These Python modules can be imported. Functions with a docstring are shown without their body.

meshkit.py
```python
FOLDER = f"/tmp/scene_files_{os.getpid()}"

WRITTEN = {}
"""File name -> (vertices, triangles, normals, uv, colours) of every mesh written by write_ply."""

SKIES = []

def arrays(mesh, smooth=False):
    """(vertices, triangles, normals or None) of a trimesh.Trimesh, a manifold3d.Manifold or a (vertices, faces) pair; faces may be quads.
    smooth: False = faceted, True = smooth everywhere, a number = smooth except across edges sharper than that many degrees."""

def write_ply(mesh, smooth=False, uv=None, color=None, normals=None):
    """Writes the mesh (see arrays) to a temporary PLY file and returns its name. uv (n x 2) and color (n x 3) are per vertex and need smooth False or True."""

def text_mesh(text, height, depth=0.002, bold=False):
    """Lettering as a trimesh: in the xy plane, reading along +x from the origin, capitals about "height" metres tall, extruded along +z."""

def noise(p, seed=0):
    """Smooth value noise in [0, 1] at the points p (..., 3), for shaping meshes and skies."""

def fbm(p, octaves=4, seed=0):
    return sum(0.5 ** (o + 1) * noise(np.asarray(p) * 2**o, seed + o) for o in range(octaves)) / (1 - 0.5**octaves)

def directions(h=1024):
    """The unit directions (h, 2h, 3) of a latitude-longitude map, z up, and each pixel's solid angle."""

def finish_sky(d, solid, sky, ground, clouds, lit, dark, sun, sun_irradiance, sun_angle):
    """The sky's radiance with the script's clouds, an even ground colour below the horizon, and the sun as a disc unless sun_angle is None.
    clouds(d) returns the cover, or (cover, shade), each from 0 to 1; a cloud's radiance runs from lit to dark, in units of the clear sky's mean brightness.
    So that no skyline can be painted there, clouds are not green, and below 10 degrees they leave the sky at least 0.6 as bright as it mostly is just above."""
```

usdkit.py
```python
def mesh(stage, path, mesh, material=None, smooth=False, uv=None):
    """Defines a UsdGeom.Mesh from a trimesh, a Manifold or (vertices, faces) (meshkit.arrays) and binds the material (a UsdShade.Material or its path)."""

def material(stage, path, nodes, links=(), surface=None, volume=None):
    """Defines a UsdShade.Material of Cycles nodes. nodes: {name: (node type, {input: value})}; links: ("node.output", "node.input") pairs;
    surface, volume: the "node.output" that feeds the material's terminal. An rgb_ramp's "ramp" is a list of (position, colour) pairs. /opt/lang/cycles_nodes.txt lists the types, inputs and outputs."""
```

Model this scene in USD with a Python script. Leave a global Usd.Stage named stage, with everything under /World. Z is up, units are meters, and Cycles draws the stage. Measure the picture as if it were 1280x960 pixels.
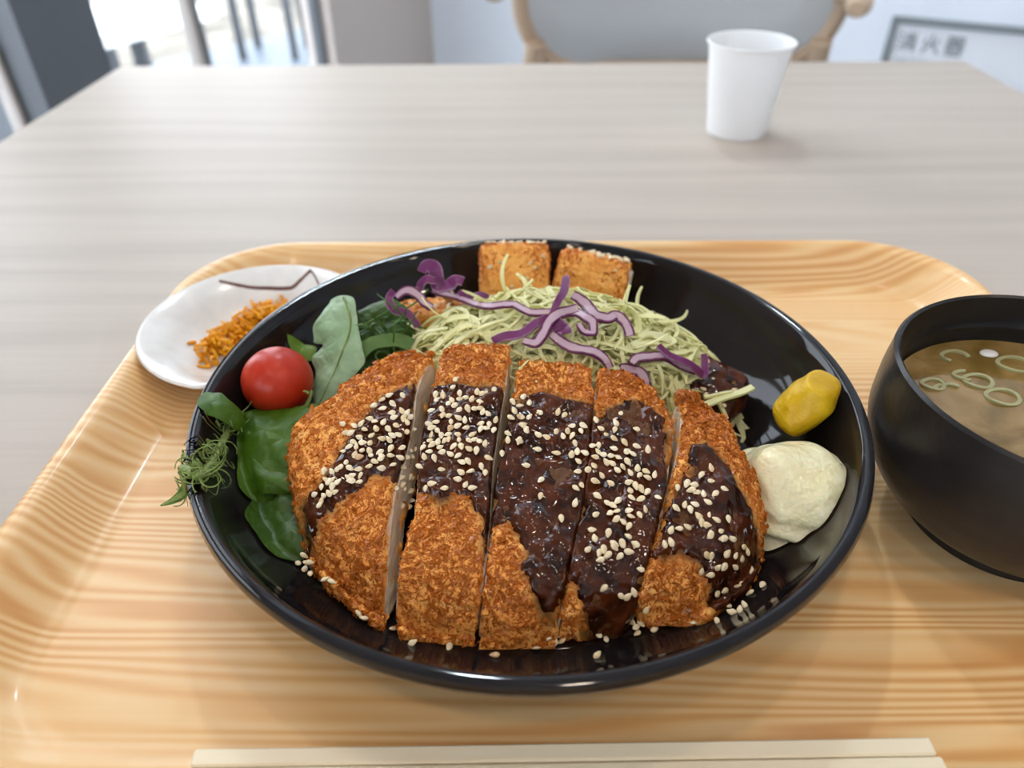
import math, random
import numpy as np, trimesh, shapely, usdkit
from scipy.spatial import Delaunay
from shapely.geometry import Polygon, LineString
from meshkit import noise, fbm, text_mesh
from pxr import Usd, UsdGeom, UsdLux, UsdShade, Gf, Sdf

# ------------------------------------------------------------------ camera, sky, sun, lamps, exposure
# z = 0 is the table top, the room's floor lies at z = -0.72
stage = Usd.Stage.CreateInMemory()
UsdGeom.SetStageUpAxis(stage, UsdGeom.Tokens.z)
UsdGeom.SetStageMetersPerUnit(stage, 1.0)
stage.SetDefaultPrim(UsdGeom.Xform.Define(stage, '/World').GetPrim())
H, F, PITCH, YAW, ROLL = .225, 924.7, .6551, -.0161, -.0109
FLOOR, CEIL = -.72, 1.88
EXPOSURE = -.66
SKY, SUN, LAMP = 3.5, 3.2, 1.6

def camera_axes():
    f = np.array([math.sin(YAW)*math.cos(PITCH), math.cos(YAW)*math.cos(PITCH), -math.sin(PITCH)])
    r = np.array([math.cos(YAW), -math.sin(YAW), 0]); u = np.cross(r, f)
    c, s = math.cos(ROLL), math.sin(ROLL)
    return np.array([c*r+s*u, -s*r+c*u, f])
R = camera_axes()
cam = UsdGeom.Camera.Define(stage, '/World/camera')
m4 = np.eye(4); m4[0, :3] = R[0]; m4[1, :3] = R[1]; m4[2, :3] = -R[2]; m4[3, :3] = (0, 0, H)
cam.AddTransformOp().Set(Gf.Matrix4d(*m4.ravel().tolist()))
cam.CreateHorizontalApertureAttr(36.0); cam.CreateVerticalApertureAttr(27.0)
cam.CreateFocalLengthAttr(36.0*F/1280)
cam.CreateFStopAttr(36.0*F/1280/3.3); cam.CreateFocusDistanceAttr(.262)
cam.CreateClippingRangeAttr((.01, 500.0))
cam.CreateExposureAttr(EXPOSURE)

def mat(name, nodes, links=(), surface='p.BSDF'):
    return usdkit.material(stage, '/World/Looks/'+name, nodes, links, surface=surface)

dome = UsdLux.DomeLight.Define(stage, '/World/sky_dome')
dome.CreateColorAttr(Gf.Vec3f(.84, .88, 1.0)); dome.CreateIntensityAttr(SKY)
sun = UsdLux.DistantLight.Define(stage, '/World/sun')
sun.CreateIntensityAttr(SUN); sun.CreateAngleAttr(.6); sun.CreateColorAttr(Gf.Vec3f(1, .95, .86))
def aim(prim, loc, d):
    d = np.array(d, float)/np.linalg.norm(d); z = -d
    x = np.cross([0, 0, 1.0], z); x = np.array([1.0, 0, 0]) if np.linalg.norm(x) < 1e-6 else x/np.linalg.norm(x)
    y = np.cross(z, x); m = np.eye(4); m[0, :3] = x; m[1, :3] = y; m[2, :3] = z; m[3, :3] = loc
    UsdGeom.Xformable(prim).AddTransformOp().Set(Gf.Matrix4d(*m.ravel().tolist()))
aim(sun, (0, 0, 5), (-.55, .25, -.79))
for i, (lx, ly, lk) in enumerate([(.2, .5, 1), (1.2, -.3, .8), (-.4, -.5, 1.2), (.6, -.7, 1.3), (1.7, -1.2, 1), (-.1, 1.75, 4.5)]):
    l = UsdLux.DiskLight.Define(stage, f'/World/ceiling_lamp_{i+1:03d}')
    l.CreateRadiusAttr(.06); l.CreateIntensityAttr(90.0*LAMP*lk); l.CreateColorAttr(Gf.Vec3f(1, .82, .66) if i != 5 else Gf.Vec3f(.78, .90, 1))
    aim(l, (lx, ly, CEIL-.012), (0, 0, -1))

# ------------------------------------------------------------------ geometry helpers
def ray(p):
    p = np.atleast_2d(np.asarray(p, float))
    return np.c_[(p[:, 0]-640)/F, (480-p[:, 1])/F, np.ones(len(p))] @ R
def at(p, z):                                   # point of the photograph -> level plane at height z
    d = ray(p); t = (z-H)/d[:, 2]
    return np.array([0, 0, H])+d*t[:, None]
def aty(p, y):                                  # -> upright plane at distance y
    d = ray(p); return np.array([0, 0, H])+d*(y/d[:, 1])[:, None]
def onplane(p, o, n):
    d = ray(p); o = np.array(o, float); n = np.array(n, float)
    return np.array([0, 0, H])+d*(((o-[0, 0, H])@n)/(d@n))[:, None]
def along(px, t): return (np.array([0, 0, H])+ray([px])*t)[0]
def hit(p, hf, t0=.16, t1=.46, n=500):          # -> first crossing with a height field
    d = ray(p); t = np.linspace(t0, t1, n)
    P = np.array([0, 0, H])+d[:, None, :]*t[None, :, None]
    below = P[..., 2] <= hf(P[..., 0].ravel(), P[..., 1].ravel()).reshape(P.shape[:2])
    k = np.where(below.any(1), below.argmax(1), n-1)
    return P[np.arange(len(k)), k]

used = {}
def numbered(path):
    k = used.get(path, 0); used[path] = k+1
    return path if k == 0 else f'{path}_{k:03d}'
def ppath(parent): return '/World' if parent is None else str(parent.GetPath())
def tag(o, label=None, cat=None, group=None, kind=None):
    p = o.GetPrim() if hasattr(o, 'GetPrim') else o
    for k, v in (('label', label), ('category', cat), ('group', group), ('kind', kind)):
        if v: p.SetCustomDataByKey(k, v)
    return o
def obj(name, mesh, m, parent=None, smooth=40, label=None, cat=None, group=None, kind=None, prim=None):
    o = usdkit.mesh(stage, numbered(ppath(parent)+'/'+name), mesh, m, smooth=smooth)
    if prim:
        for k, a in prim.items():
            UsdGeom.PrimvarsAPI(o).CreatePrimvar(k, Sdf.ValueTypeNames.FloatArray, 'vertex').Set(np.asarray(a, np.float32).tolist())
    tag(o, label, cat, group, kind)
    return o.GetPrim()
def thing(name, label, cat, loc=(0, 0, 0), group=None, kind=None):
    x = UsdGeom.Xform.Define(stage, numbered('/World/'+name))
    x.AddTranslateOp().Set(Gf.Vec3d(*map(float, loc)))
    tag(x, label, cat, group, kind)
    x.GetPrim().loc = None
    return x.GetPrim(), np.array(loc, float)
def struct(name, mesh, m, smooth=False, label=None, cat=None, parent=None):
    return obj(name, mesh, m, parent, smooth, label, cat, kind=None if parent else 'structure')
def tm(v, f): return trimesh.Trimesh(np.asarray(v, float), np.asarray(f, int), process=False)
def cat_(ms): return trimesh.util.concatenate(ms)
def moved(m, off): m = m.copy(); m.apply_translation(off); return m
def grid_faces(n, k, wrap_k=False, wrap_n=False):
    i, j = np.meshgrid(np.arange(n if wrap_n else n-1), np.arange(k if wrap_k else k-1), indexing='ij')
    a = i*k+j; b = i*k+(j+1) % k; c = ((i+1) % n)*k+(j+1) % k; d = ((i+1) % n)*k+j
    return np.vstack([np.stack([a, b, c], -1).reshape(-1, 3), np.stack([a, c, d], -1).reshape(-1, 3)])
def lathe(profile, n=96):                       # profile from the axis at the inside, over the rim, back to the axis
    p = np.asarray(profile, float); a = np.linspace(0, 2*np.pi, n, endpoint=False)
    v = np.stack([p[:, 0][:, None]*np.cos(a), p[:, 0][:, None]*np.sin(a), np.broadcast_to(p[:, 1][:, None], (len(p), n))], -1)
    m = tm(v.reshape(-1, 3), grid_faces(len(p), n, wrap_k=True)); m.merge_vertices(); m.update_faces(m.nondegenerate_faces()); m.fix_normals()
    return m
def smooth_curve(P, n):
    P = np.asarray(P, float)
    if len(P) == 2: return P[0]+(P[1]-P[0])*np.linspace(0, 1, n)[:, None]
    from scipy.interpolate import PchipInterpolator
    s = np.r_[0, np.cumsum(np.linalg.norm(np.diff(P, axis=0), axis=1)+1e-9)]
    return PchipInterpolator(s, P)(np.linspace(0, s[-1], n))
def frames(P, up=(0, 0, 1)):
    t = np.gradient(P, axis=0); t /= np.linalg.norm(t, axis=1, keepdims=True)+1e-12
    up = np.broadcast_to(np.asarray(up, float), P.shape)
    a = np.cross(up, t); a /= np.linalg.norm(a, axis=1, keepdims=True)+1e-9
    return t, a, np.cross(t, a)
def tube(P, r, sides=8, up=(0, 0, 1), flat=1.0):
    P = np.asarray(P, float); t, a, b = frames(P, up); r = np.broadcast_to(r, (len(P),))
    th = np.linspace(0, 2*np.pi, sides, endpoint=False)
    v = P[:, None]+r[:, None, None]*(np.cos(th)[None, :, None]*a[:, None]+flat*np.sin(th)[None, :, None]*b[:, None])
    n = len(P); f = grid_faces(n, sides, wrap_k=True)
    v = np.vstack([v.reshape(-1, 3), P[0], P[-1]])
    k = np.arange(sides); c0 = np.stack([np.full(sides, n*sides), (k+1) % sides, k], 1)
    c1 = np.stack([np.full(sides, n*sides+1), (n-1)*sides+k, (n-1)*sides+(k+1) % sides], 1)
    m = tm(v, np.vstack([f, c0, c1])); m.fix_normals(); return m
def ribbon(P, w, th, up=(0, 0, 1), twist=0.0):  # strip with a rectangular section; returns mesh and the across coordinate of each vertex (-1..1)
    P = np.asarray(P, float); t, a, b = frames(P, up); w = np.broadcast_to(w, (len(P),)); tw = np.broadcast_to(twist, (len(P),))
    c, s = np.cos(tw)[:, None], np.sin(tw)[:, None]; a, b = c*a+s*b, -s*a+c*b
    u = np.array([-1, -.6, 0, .6, 1, 1, .6, 0, -.6, -1]); k = np.array([1, 1, 1, 1, 1, -1, -1, -1, -1, -1.])
    v = P[:, None]+.5*w[:, None, None]*u[None, :, None]*a[:, None]+.5*th*k[None, :, None]*b[:, None]
    n = len(P); f = grid_faces(n, 10, wrap_k=True)
    e = np.array([[0, 1, 8], [0, 8, 9], [1, 2, 7], [1, 7, 8], [2, 3, 6], [2, 6, 7], [3, 4, 5], [3, 5, 6]])
    m = tm(v.reshape(-1, 3), np.vstack([f, e, e[:, ::-1]+(n-1)*10]))
    return m, np.tile(u, n)
def rbox(x0, x1, y0, y1, z0, z1, r=.002):       # box with chamfered edges
    r = min(r, (x1-x0)/2.01, (y1-y0)/2.01, (z1-z0)/2.01)
    P = []
    for sx in (0, 1):
        for sy in (0, 1):
            for sz in (0, 1):
                c = np.array([(x0, x1)[sx], (y0, y1)[sy], (z0, z1)[sz]])
                s = np.array([1-2*sx, 1-2*sy, 1-2*sz])*r
                for k in range(3):
                    d = s.copy(); d[k] = 0; P.append(c+d)
    return trimesh.convex.convex_hull(np.array(P))
def beam(P, Q, w, h, r=.002, z0=0):             # upright box along PQ (xy), width w, from z0 to z0+h
    P, Q = np.array(P, float), np.array(Q, float); L = np.linalg.norm(Q-P)
    m = rbox(0, L, -w/2, w/2, z0, z0+h, r); a = math.atan2(Q[1]-P[1], Q[0]-P[0])
    m.apply_transform(trimesh.transformations.rotation_matrix(a, [0, 0, 1])); m.apply_translation([P[0], P[1], 0]); return m
def patch(outline, h, step):                    # filled outline in 2-D with an inner grid: (points, triangles, distance to the edge)
    poly = Polygon(outline).buffer(0)
    if poly.geom_type != 'Polygon': poly = max(poly.geoms, key=lambda g: g.area)
    L = poly.exterior.length; B = np.array([poly.exterior.interpolate(s).coords[0] for s in np.linspace(0, L, max(12, int(L/step)), endpoint=False)])
    x0, y0, x1, y1 = poly.bounds
    gx, gy = np.meshgrid(np.arange(x0, x1, step), np.arange(y0, y1, step)); gx = gx+(np.arange(len(gx)) % 2)[:, None]*step/2
    G = np.c_[gx.ravel(), gy.ravel()]; pts = shapely.points(G)
    G = G[shapely.contains(poly, pts) & (shapely.distance(poly.exterior, pts) > step*.5)]
    V = np.vstack([B, G]); T = Delaunay(V).simplices
    cen = V[T].mean(1); T = T[shapely.contains(poly, shapely.points(cen))]
    a = V[T]; cr = np.cross(np.c_[a[:, 1]-a[:, 0], np.zeros(len(a))], np.c_[a[:, 2]-a[:, 0], np.zeros(len(a))])[:, 2]
    T[cr < 0] = T[cr < 0][:, ::-1]
    return V, T, shapely.distance(poly.exterior, shapely.points(V)), len(B)
def shell(top, bottom, T, nb):                  # two sheets joined along the first nb vertices
    n = len(top); k = np.arange(nb); q = (k+1) % nb
    f = np.vstack([T, T[:, ::-1]+n, np.stack([k, k+n, q], 1), np.stack([q, k+n, q+n], 1)])
    return tm(np.vstack([top, bottom]), f)
def sstep(x): x = np.clip(x, 0, 1); return x*x*(3-2*x)

# ------------------------------------------------------------------ materials
def plain(name, color, rough=.5, **kw):
    return mat(name, {'p': ('principled_bsdf', {'base_color': color, 'roughness': rough, **kw})})
def noisy(name, c1, c2, scale, rough=.5, stretch=(1, 1, 1), detail=4, lo=.35, hi=.65, bump=0, bump_scale=None, **kw):
    n = {'g': ('geometry', {}), 'm': ('mapping', {'scale': stretch}), 'n': ('noise_texture', {'scale': scale, 'detail': detail}),
         'r': ('rgb_ramp', {'ramp': [(lo, c1), (hi, c2)]}), 'p': ('principled_bsdf', {'roughness': rough, **kw})}
    l = [('g.position', 'm.vector'), ('m.vector', 'n.vector'), ('n.fac', 'r.fac'), ('r.color', 'p.base_color')]
    if bump:
        n['bn'] = ('noise_texture', {'scale': bump_scale or scale, 'detail': 3}); n['b'] = ('bump', {'strength': 1.0, 'distance': bump})
        l += [('m.vector', 'bn.vector'), ('bn.fac', 'b.height'), ('b.normal', 'p.normal')]
    return mat(name, n, l)
def wood(name, light, mid, dark, s=(3, 40, 40), bands=9.0, rough=.3, fine=.25, coat=0.0, seed=0.0, rampw=(.15, .55, .95), lin=0.0, low=.15, spec=.5):
    n = {'g': ('geometry', {}), 'm': ('mapping', {'scale': s, 'location': (seed, seed*.7, 0)}),
         'n': ('noise_texture', {'scale': 1.0, 'detail': 1.5, 'roughness': .45, 'distortion': .3}),
         'k': ('math', {'math_type': 'multiply', 'value2': bands*6.283}), 'w': ('math', {'math_type': 'sine'}), 'sx': ('separate_xyz', {}), 'ly': ('math', {'math_type': 'multiply_add', 'value2': lin*6.283}),
         'h': ('math', {'math_type': 'multiply_add', 'value2': .5, 'value3': .5}),
         'm2': ('mapping', {'scale': (s[0]*4, s[1]*16, s[2]*16)}), 'f': ('noise_texture', {'scale': 1.0, 'detail': 3}),
         'm3': ('mapping', {'scale': (s[0]*.8, s[1]*.45, s[2]*.45), 'location': (3, 1, 7)}), 'q': ('noise_texture', {'scale': 1.0, 'detail': 1}),
         'amp': ('map_range', {'from_min': .35, 'from_max': .62, 'to_min': low, 'to_max': 1.0, 'clamp': True}),
         'x': ('math', {'math_type': 'multiply'}), 'mx': ('mix_float', {'fac': fine}),
         'r': ('rgb_ramp', {'ramp': list(zip(rampw, (light, mid, dark)))}),
         'p': ('principled_bsdf', {'roughness': rough, 'specular_ior_level': spec, 'coat_weight': coat, 'coat_roughness': .12})}
    l = [('g.position', 'm.vector'), ('m.vector', 'n.vector'), ('n.fac', 'k.value1'), ('g.position', 'sx.vector'), ('sx.y', 'ly.value1'), ('k.value', 'ly.value3'), ('ly.value', 'w.value1'), ('w.value', 'h.value1'),
         ('g.position', 'm2.vector'), ('m2.vector', 'f.vector'), ('g.position', 'm3.vector'), ('m3.vector', 'q.vector'), ('q.fac', 'amp.value'),
         ('h.value', 'x.value1'), ('amp.result', 'x.value2'), ('x.value', 'mx.a'), ('f.fac', 'mx.b'), ('mx.result', 'r.fac'), ('r.color', 'p.base_color')]
    return mat(name, n, l)
def leafy(name, c1, c2, scale=60, rough=.38, tr=.3):
    return mat(name, {'g': ('geometry', {}), 'n': ('noise_texture', {'scale': scale, 'detail': 4}), 'r': ('rgb_ramp', {'ramp': [(.3, c1), (.7, c2)]}),
                      'v': ('voronoi_texture', {'scale': scale*3.2, 'feature': 'distance_to_edge'}), 'b': ('bump', {'strength': .6, 'distance': .0012}),
                      'p': ('principled_bsdf', {'roughness': rough}), 't': ('translucent_bsdf', {}), 'x': ('mix_closure', {'fac': tr})},
               [('g.position', 'n.vector'), ('g.position', 'v.vector'), ('v.distance', 'b.height'), ('b.normal', 'p.normal'), ('n.fac', 'r.fac'), ('r.color', 'p.base_color'), ('r.color', 't.color'),
                ('p.BSDF', 'x.closure1'), ('t.BSDF', 'x.closure2')], surface='x.closure')
TABLE = wood('pale_table_wood', (.515, .455, .39), (.46, .405, .345), (.395, .345, .29), s=(1.6, 16, 16), bands=2.0, lin=25, rough=.5, fine=.6, spec=.25)
TRAY = wood('orange_tray_wood', (.85, .58, .28), (.80, .475, .195), (.68, .33, .105), s=(2.4, 34, 8), bands=11.0, lin=190, low=.22, rough=.38, fine=.25, coat=.12, seed=2.3, rampw=(.12, .45, .85))
CHOP = wood('aspen_wood', (.92, .84, .64), (.89, .79, .58), (.83, .72, .50), s=(12, 160, 160), bands=2, rough=.6, fine=.5)
CHAIRWOOD = wood('chair_oak', (.52, .38, .26), (.46, .33, .22), (.38, .26, .17), s=(10, 10, 3), bands=2, rough=.5)
BLACK = noisy('black_glazed_plate', (.008, .0065, .007), (.013, .0105, .0105), 40, rough=.055, specular_ior_level=.32)
LACQUER = noisy('black_lacquer', (.009, .0082, .008), (.014, .0125, .012), 60, specular_ior_level=.35, rough=.30, bump=.00012, bump_scale=420)
WHITE_CERAMIC = noisy('white_ceramic', (.74, .72, .68), (.80, .78, .74), 120, rough=.18, coat_weight=.4)
BROWN_LINE = plain('brown_underglaze', (.13, .045, .035), .3)
PAPER = plain('white_paper', (.86, .87, .87), .55)
CRUST = mat('fried_crust', {
    'g': ('geometry', {}), 'n': ('noise_texture', {'scale': 110, 'detail': 5, 'roughness': .65}), 'n2': ('noise_texture', {'scale': 520, 'detail': 4, 'roughness': .7}),
    'mx': ('mix_float', {'fac': .45}), 'r': ('rgb_ramp', {'ramp': [(.28, (.48, .13, .024)), (.40, (.76, .28, .055)), (.52, (.92, .43, .10)), (.70, (.97, .62, .22))]}),
    'a': ('attribute', {'attribute': 'stain'}), 'sx': ('mix', {'color2': (.040, .009, .003)}),
    'b': ('bump', {'strength': .6, 'distance': .0009}), 'ro': ('map_range', {'from_min': 0, 'from_max': 1, 'to_min': .46, 'to_max': .28}),
    'p': ('principled_bsdf', {'roughness': .45, 'specular_ior_level': .2})},
    [('g.position', 'n.vector'), ('g.position', 'n2.vector'), ('n.fac', 'mx.a'), ('n2.fac', 'mx.b'), ('mx.result', 'r.fac'), ('r.color', 'sx.color1'), ('a.fac', 'sx.fac'),
     ('sx.color', 'p.base_color'), ('n2.fac', 'b.height'), ('b.normal', 'p.normal'), ('a.fac', 'ro.value'), ('ro.result', 'p.roughness')])
CRUMB = mat('bread_crumb', {
    'g': ('geometry', {}), 'r': ('rgb_ramp', {'ramp': [(0, (.58, .18, .022)), (.35, (.84, .38, .062)), (.75, (.94, .58, .16)), (1, (.97, .78, .42))]}),
    'p': ('principled_bsdf', {'roughness': .30, 'specular_ior_level': .45}), 't': ('translucent_bsdf', {}), 'x': ('mix_closure', {'fac': .35})},
    [('g.random_per_island', 'r.fac'), ('r.color', 'p.base_color'), ('r.color', 't.color'), ('p.BSDF', 'x.closure1'), ('t.BSDF', 'x.closure2')], surface='x.closure')
MEAT = noisy('pale_pork', (.68, .45, .31), (.82, .66, .52), 160, rough=.42, stretch=(1, .35, 2.2), detail=5, bump=.0004, bump_scale=420, subsurface_weight=.25, subsurface_scale=.004)
SAUCE = mat('brown_sauce', {
    'g': ('geometry', {}), 'n': ('noise_texture', {'scale': 140, 'detail': 4}), 'r': ('rgb_ramp', {'ramp': [(.35, (.018, .0045, .0015)), (.68, (.095, .021, .005))]}),
    'n2': ('noise_texture', {'scale': 330, 'detail': 4, 'roughness': .6}), 'b': ('bump', {'strength': .06, 'distance': .0009}),
    'p': ('principled_bsdf', {'roughness': .05, 'specular_ior_level': .36})},
    [('g.position', 'n.vector'), ('n.fac', 'r.fac'), ('r.color', 'p.base_color'), ('g.position', 'n2.vector'), ('n2.fac', 'b.height'), ('b.normal', 'p.normal')])
POOL = plain('sauce_pool', (.010, .0035, .002), .05, specular_ior_level=.15)
SEED = [plain(f'sesame_{i}', c, .42) for i, c in enumerate([(.76, .62, .39), (.82, .70, .48), (.70, .54, .31), (.79, .66, .44), (.60, .38, .20)])]
CABBAGE = mat('pale_cabbage', {'g': ('geometry', {}), 'r': ('rgb_ramp', {'ramp': [(0, (.88, .86, .44)), (.35, (.92, .90, .56)), (.7, (.95, .94, .72)), (1, (.97, .96, .90))]}),
    'n': ('noise_texture', {'scale': 45, 'detail': 2}), 'mx': ('mix_float', {'fac': .35}),
    'p': ('principled_bsdf', {'roughness': .35}), 't': ('translucent_bsdf', {}), 'x': ('mix_closure', {'fac': .35})},
    [('g.random_per_island', 'mx.a'), ('g.position', 'n.vector'), ('n.fac', 'mx.b'), ('mx.result', 'r.fac'), ('r.color', 'p.base_color'), ('r.color', 't.color'), ('p.BSDF', 'x.closure1'), ('t.BSDF', 'x.closure2')], surface='x.closure')
def redcab(name, core, skin, w):
    return mat(name, {'a': ('attribute', {'attribute': 'across'}), 'ab': ('math', {'math_type': 'absolute'}), 'g': ('geometry', {}), 'n': ('noise_texture', {'scale': 240, 'detail': 3}),
        'ad': ('math', {'math_type': 'multiply_add', 'value2': .5, 'value3': -.25}), 's': ('math', {'math_type': 'add'}),
        'r': ('rgb_ramp', {'ramp': [(w-.12, core), (w, tuple(.5*(np.array(core)+skin))), (w+.1, skin)]}),
        'p': ('principled_bsdf', {'roughness': .32}), 't': ('translucent_bsdf', {}), 'x': ('mix_closure', {'fac': .22})},
        [('a.fac', 'ab.value1'), ('g.position', 'n.vector'), ('n.fac', 'ad.value1'), ('ab.value', 's.value1'), ('ad.value', 's.value2'), ('s.value', 'r.fac'),
         ('r.color', 'p.base_color'), ('r.color', 't.color'), ('p.BSDF', 'x.closure1'), ('t.BSDF', 'x.closure2')], surface='x.closure')
RED_PALE = redcab('red_cabbage_cut', (.58, .40, .47), (.13, .016, .075), .66)
RED_DEEP = redcab('red_cabbage_skin', (.17, .022, .12), (.46, .26, .40), .92)
LEAF_PALE = leafy('pale_leaf', (.26, .42, .21), (.46, .62, .39), 70, .38, .3)
LEAF_MID = leafy('green_leaf', (.040, .12, .002), (.105, .215, .008), 50, .45)
LEAF_DARK = leafy('dark_leaf', (.030, .085, .007), (.070, .15, .014), 60, .42)
LEAF_LIME = leafy('lime_leaf', (.17, .33, .03), (.25, .42, .05), 60)
SPRIG = leafy('mizuna', (.17, .25, .045), (.33, .42, .12), 90, .4, .3)
SPRIG_DARK = leafy('mizuna_dark', (.06, .15, .025), (.13, .25, .05), 90, .4, .3)
TOMATO = noisy('tomato_skin', (.40, .022, .007), (.47, .034, .010), 60, rough=.34, specular_ior_level=.3, subsurface_weight=.15, subsurface_scale=.004)
MAYO = noisy('tartar_sauce', (.76, .64, .37), (.82, .72, .46), 130, rough=.18, bump=.0025, bump_scale=130, subsurface_weight=.2, subsurface_scale=.006)
MUSTARD = noisy('yellow_mustard', (.56, .33, .005), (.64, .40, .008), 120, rough=.42, specular_ior_level=.35, bump=.0006, bump_scale=330)
ORANGE = mat('orange_pickle', {'g': ('geometry', {}), 'r': ('rgb_ramp', {'ramp': [(0, (.97, .48, .012)), (1, (.98, .64, .05))]}), 'p': ('principled_bsdf', {'roughness': .3}), 't': ('translucent_bsdf', {}), 'x': ('mix_closure', {'fac': .3})},
    [('g.random_per_island', 'r.fac'), ('r.color', 'p.base_color'), ('r.color', 't.color'), ('p.BSDF', 'x.closure1'), ('t.BSDF', 'x.closure2')], surface='x.closure')
SOUP = mat('miso_soup', {'g': ('geometry', {}), 'n': ('noise_texture', {'scale': 60, 'detail': 4, 'distortion': .6}), 'r': ('rgb_ramp', {'ramp': [(.32, (.14, .085, .016)), (.5, (.25, .155, .045)), (.68, (.36, .235, .09))]}),
    'p': ('principled_bsdf', {'roughness': .06})}, [('g.position', 'n.vector'), ('n.fac', 'r.fac'), ('r.color', 'p.base_color')])
SCALLION = mat('scallion', {'p': ('principled_bsdf', {'base_color': (.62, .60, .33), 'roughness': .3}), 't': ('translucent_bsdf', {'color': (.62, .62, .3)}), 'x': ('mix_closure', {'fac': .4})}, [('p.BSDF', 'x.closure1'), ('t.BSDF', 'x.closure2')], surface='x.closure')
WALL = plain('white_wall', (.76, .81, .88), .7)
CEILING = plain('white_ceiling', (.80, .79, .76), .8)
TAUPE = plain('taupe_panel', (.55, .48, .43), .6)
FRAME_DARK = plain('dark_grey_frame', (.11, .12, .13), .5)
FRAME_LIGHT = plain('mid_grey_frame', (.17, .19, .20), .45)
FRAME_TAN = plain('tan_frame', (.46, .41, .37), .5)
FLOOR_M = noisy('grey_floor', (.30, .29, .28), (.36, .35, .33), 3, rough=.4)
DECK = noisy('blue_grey_deck', (.075, .10, .135), (.11, .14, .175), 4, rough=.5)
GRAVEL = noisy('beige_ground', (.10, .085, .062), (.27, .24, .19), 2.5, rough=.9, detail=6)
GLASS = mat('window_glass', {'lw': ('layer_weight', {'blend': .5}), 'pw': ('math', {'math_type': 'power', 'value2': 4.0}), 'f': ('math', {'math_type': 'multiply_add', 'value2': .7, 'value3': .05}), 't': ('transparent_bsdf', {'color': (.96, .98, .97)}), 'g': ('glossy_bsdf', {'roughness': 0.0, 'color': (1, 1, 1)}), 'x': ('mix_closure', {})},
            [('lw.facing', 'pw.value1'), ('pw.value', 'f.value1'), ('f.value', 'x.fac'), ('t.BSDF', 'x.closure1'), ('g.BSDF', 'x.closure2')], surface='x.closure')
FABRIC = noisy('grey_fabric', (.47, .49, .50), (.51, .53, .54), 900, rough=.9)
SIGN_GREY = plain('sign_grey', (.20, .23, .24), .5)
SIGN_TEXT = plain('sign_lettering', (.28, .31, .33), .6)
CABINET = plain('white_cabinet', (.72, .75, .79), .5)
BENCH = plain('white_bench', (.88, .89, .88), .6)
DARKMETAL = plain('dark_metal', (.04, .045, .05), .5)

# ------------------------------------------------------------------ the room
CA = np.array([-.27, 2.45]); WD = np.array([-.36, -.93])/np.hypot(.36, .93); BD = np.array([.866, -.5])
WN = np.array([-WD[1], WD[0]])*-1                # towards the outside, left of the window wall
if WN[0] > 0: WN = -WN
CB = CA+BD*4.0; CC = CB+WD*5.2; CD = CA+WD*5.2
def quadslab(P, z0, z1):
    P = np.array(P); n = len(P); v = np.vstack([np.c_[P, np.full(n, z0)], np.c_[P, np.full(n, z1)]])
    return trimesh.convex.convex_hull(v)
cen = (CA+CB+CC+CD)/4
def sp(s, off=0): return CA+WD*s+WN*off
TOPW = 1.62
big = [cen+(p-cen)*1.04 for p in (CA, CB, CC, CD)]
struct('floor', quadslab(big, FLOOR-.05, FLOOR), FLOOR_M, label='grey cafe floor beneath the table', cat='floor')
struct('ceiling', quadslab([cen+(p-cen)*1.1 for p in (CA, CB, CC, CD)], CEIL, CEIL+.06), CEILING, label='white ceiling of the cafe', cat='ceiling')
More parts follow.
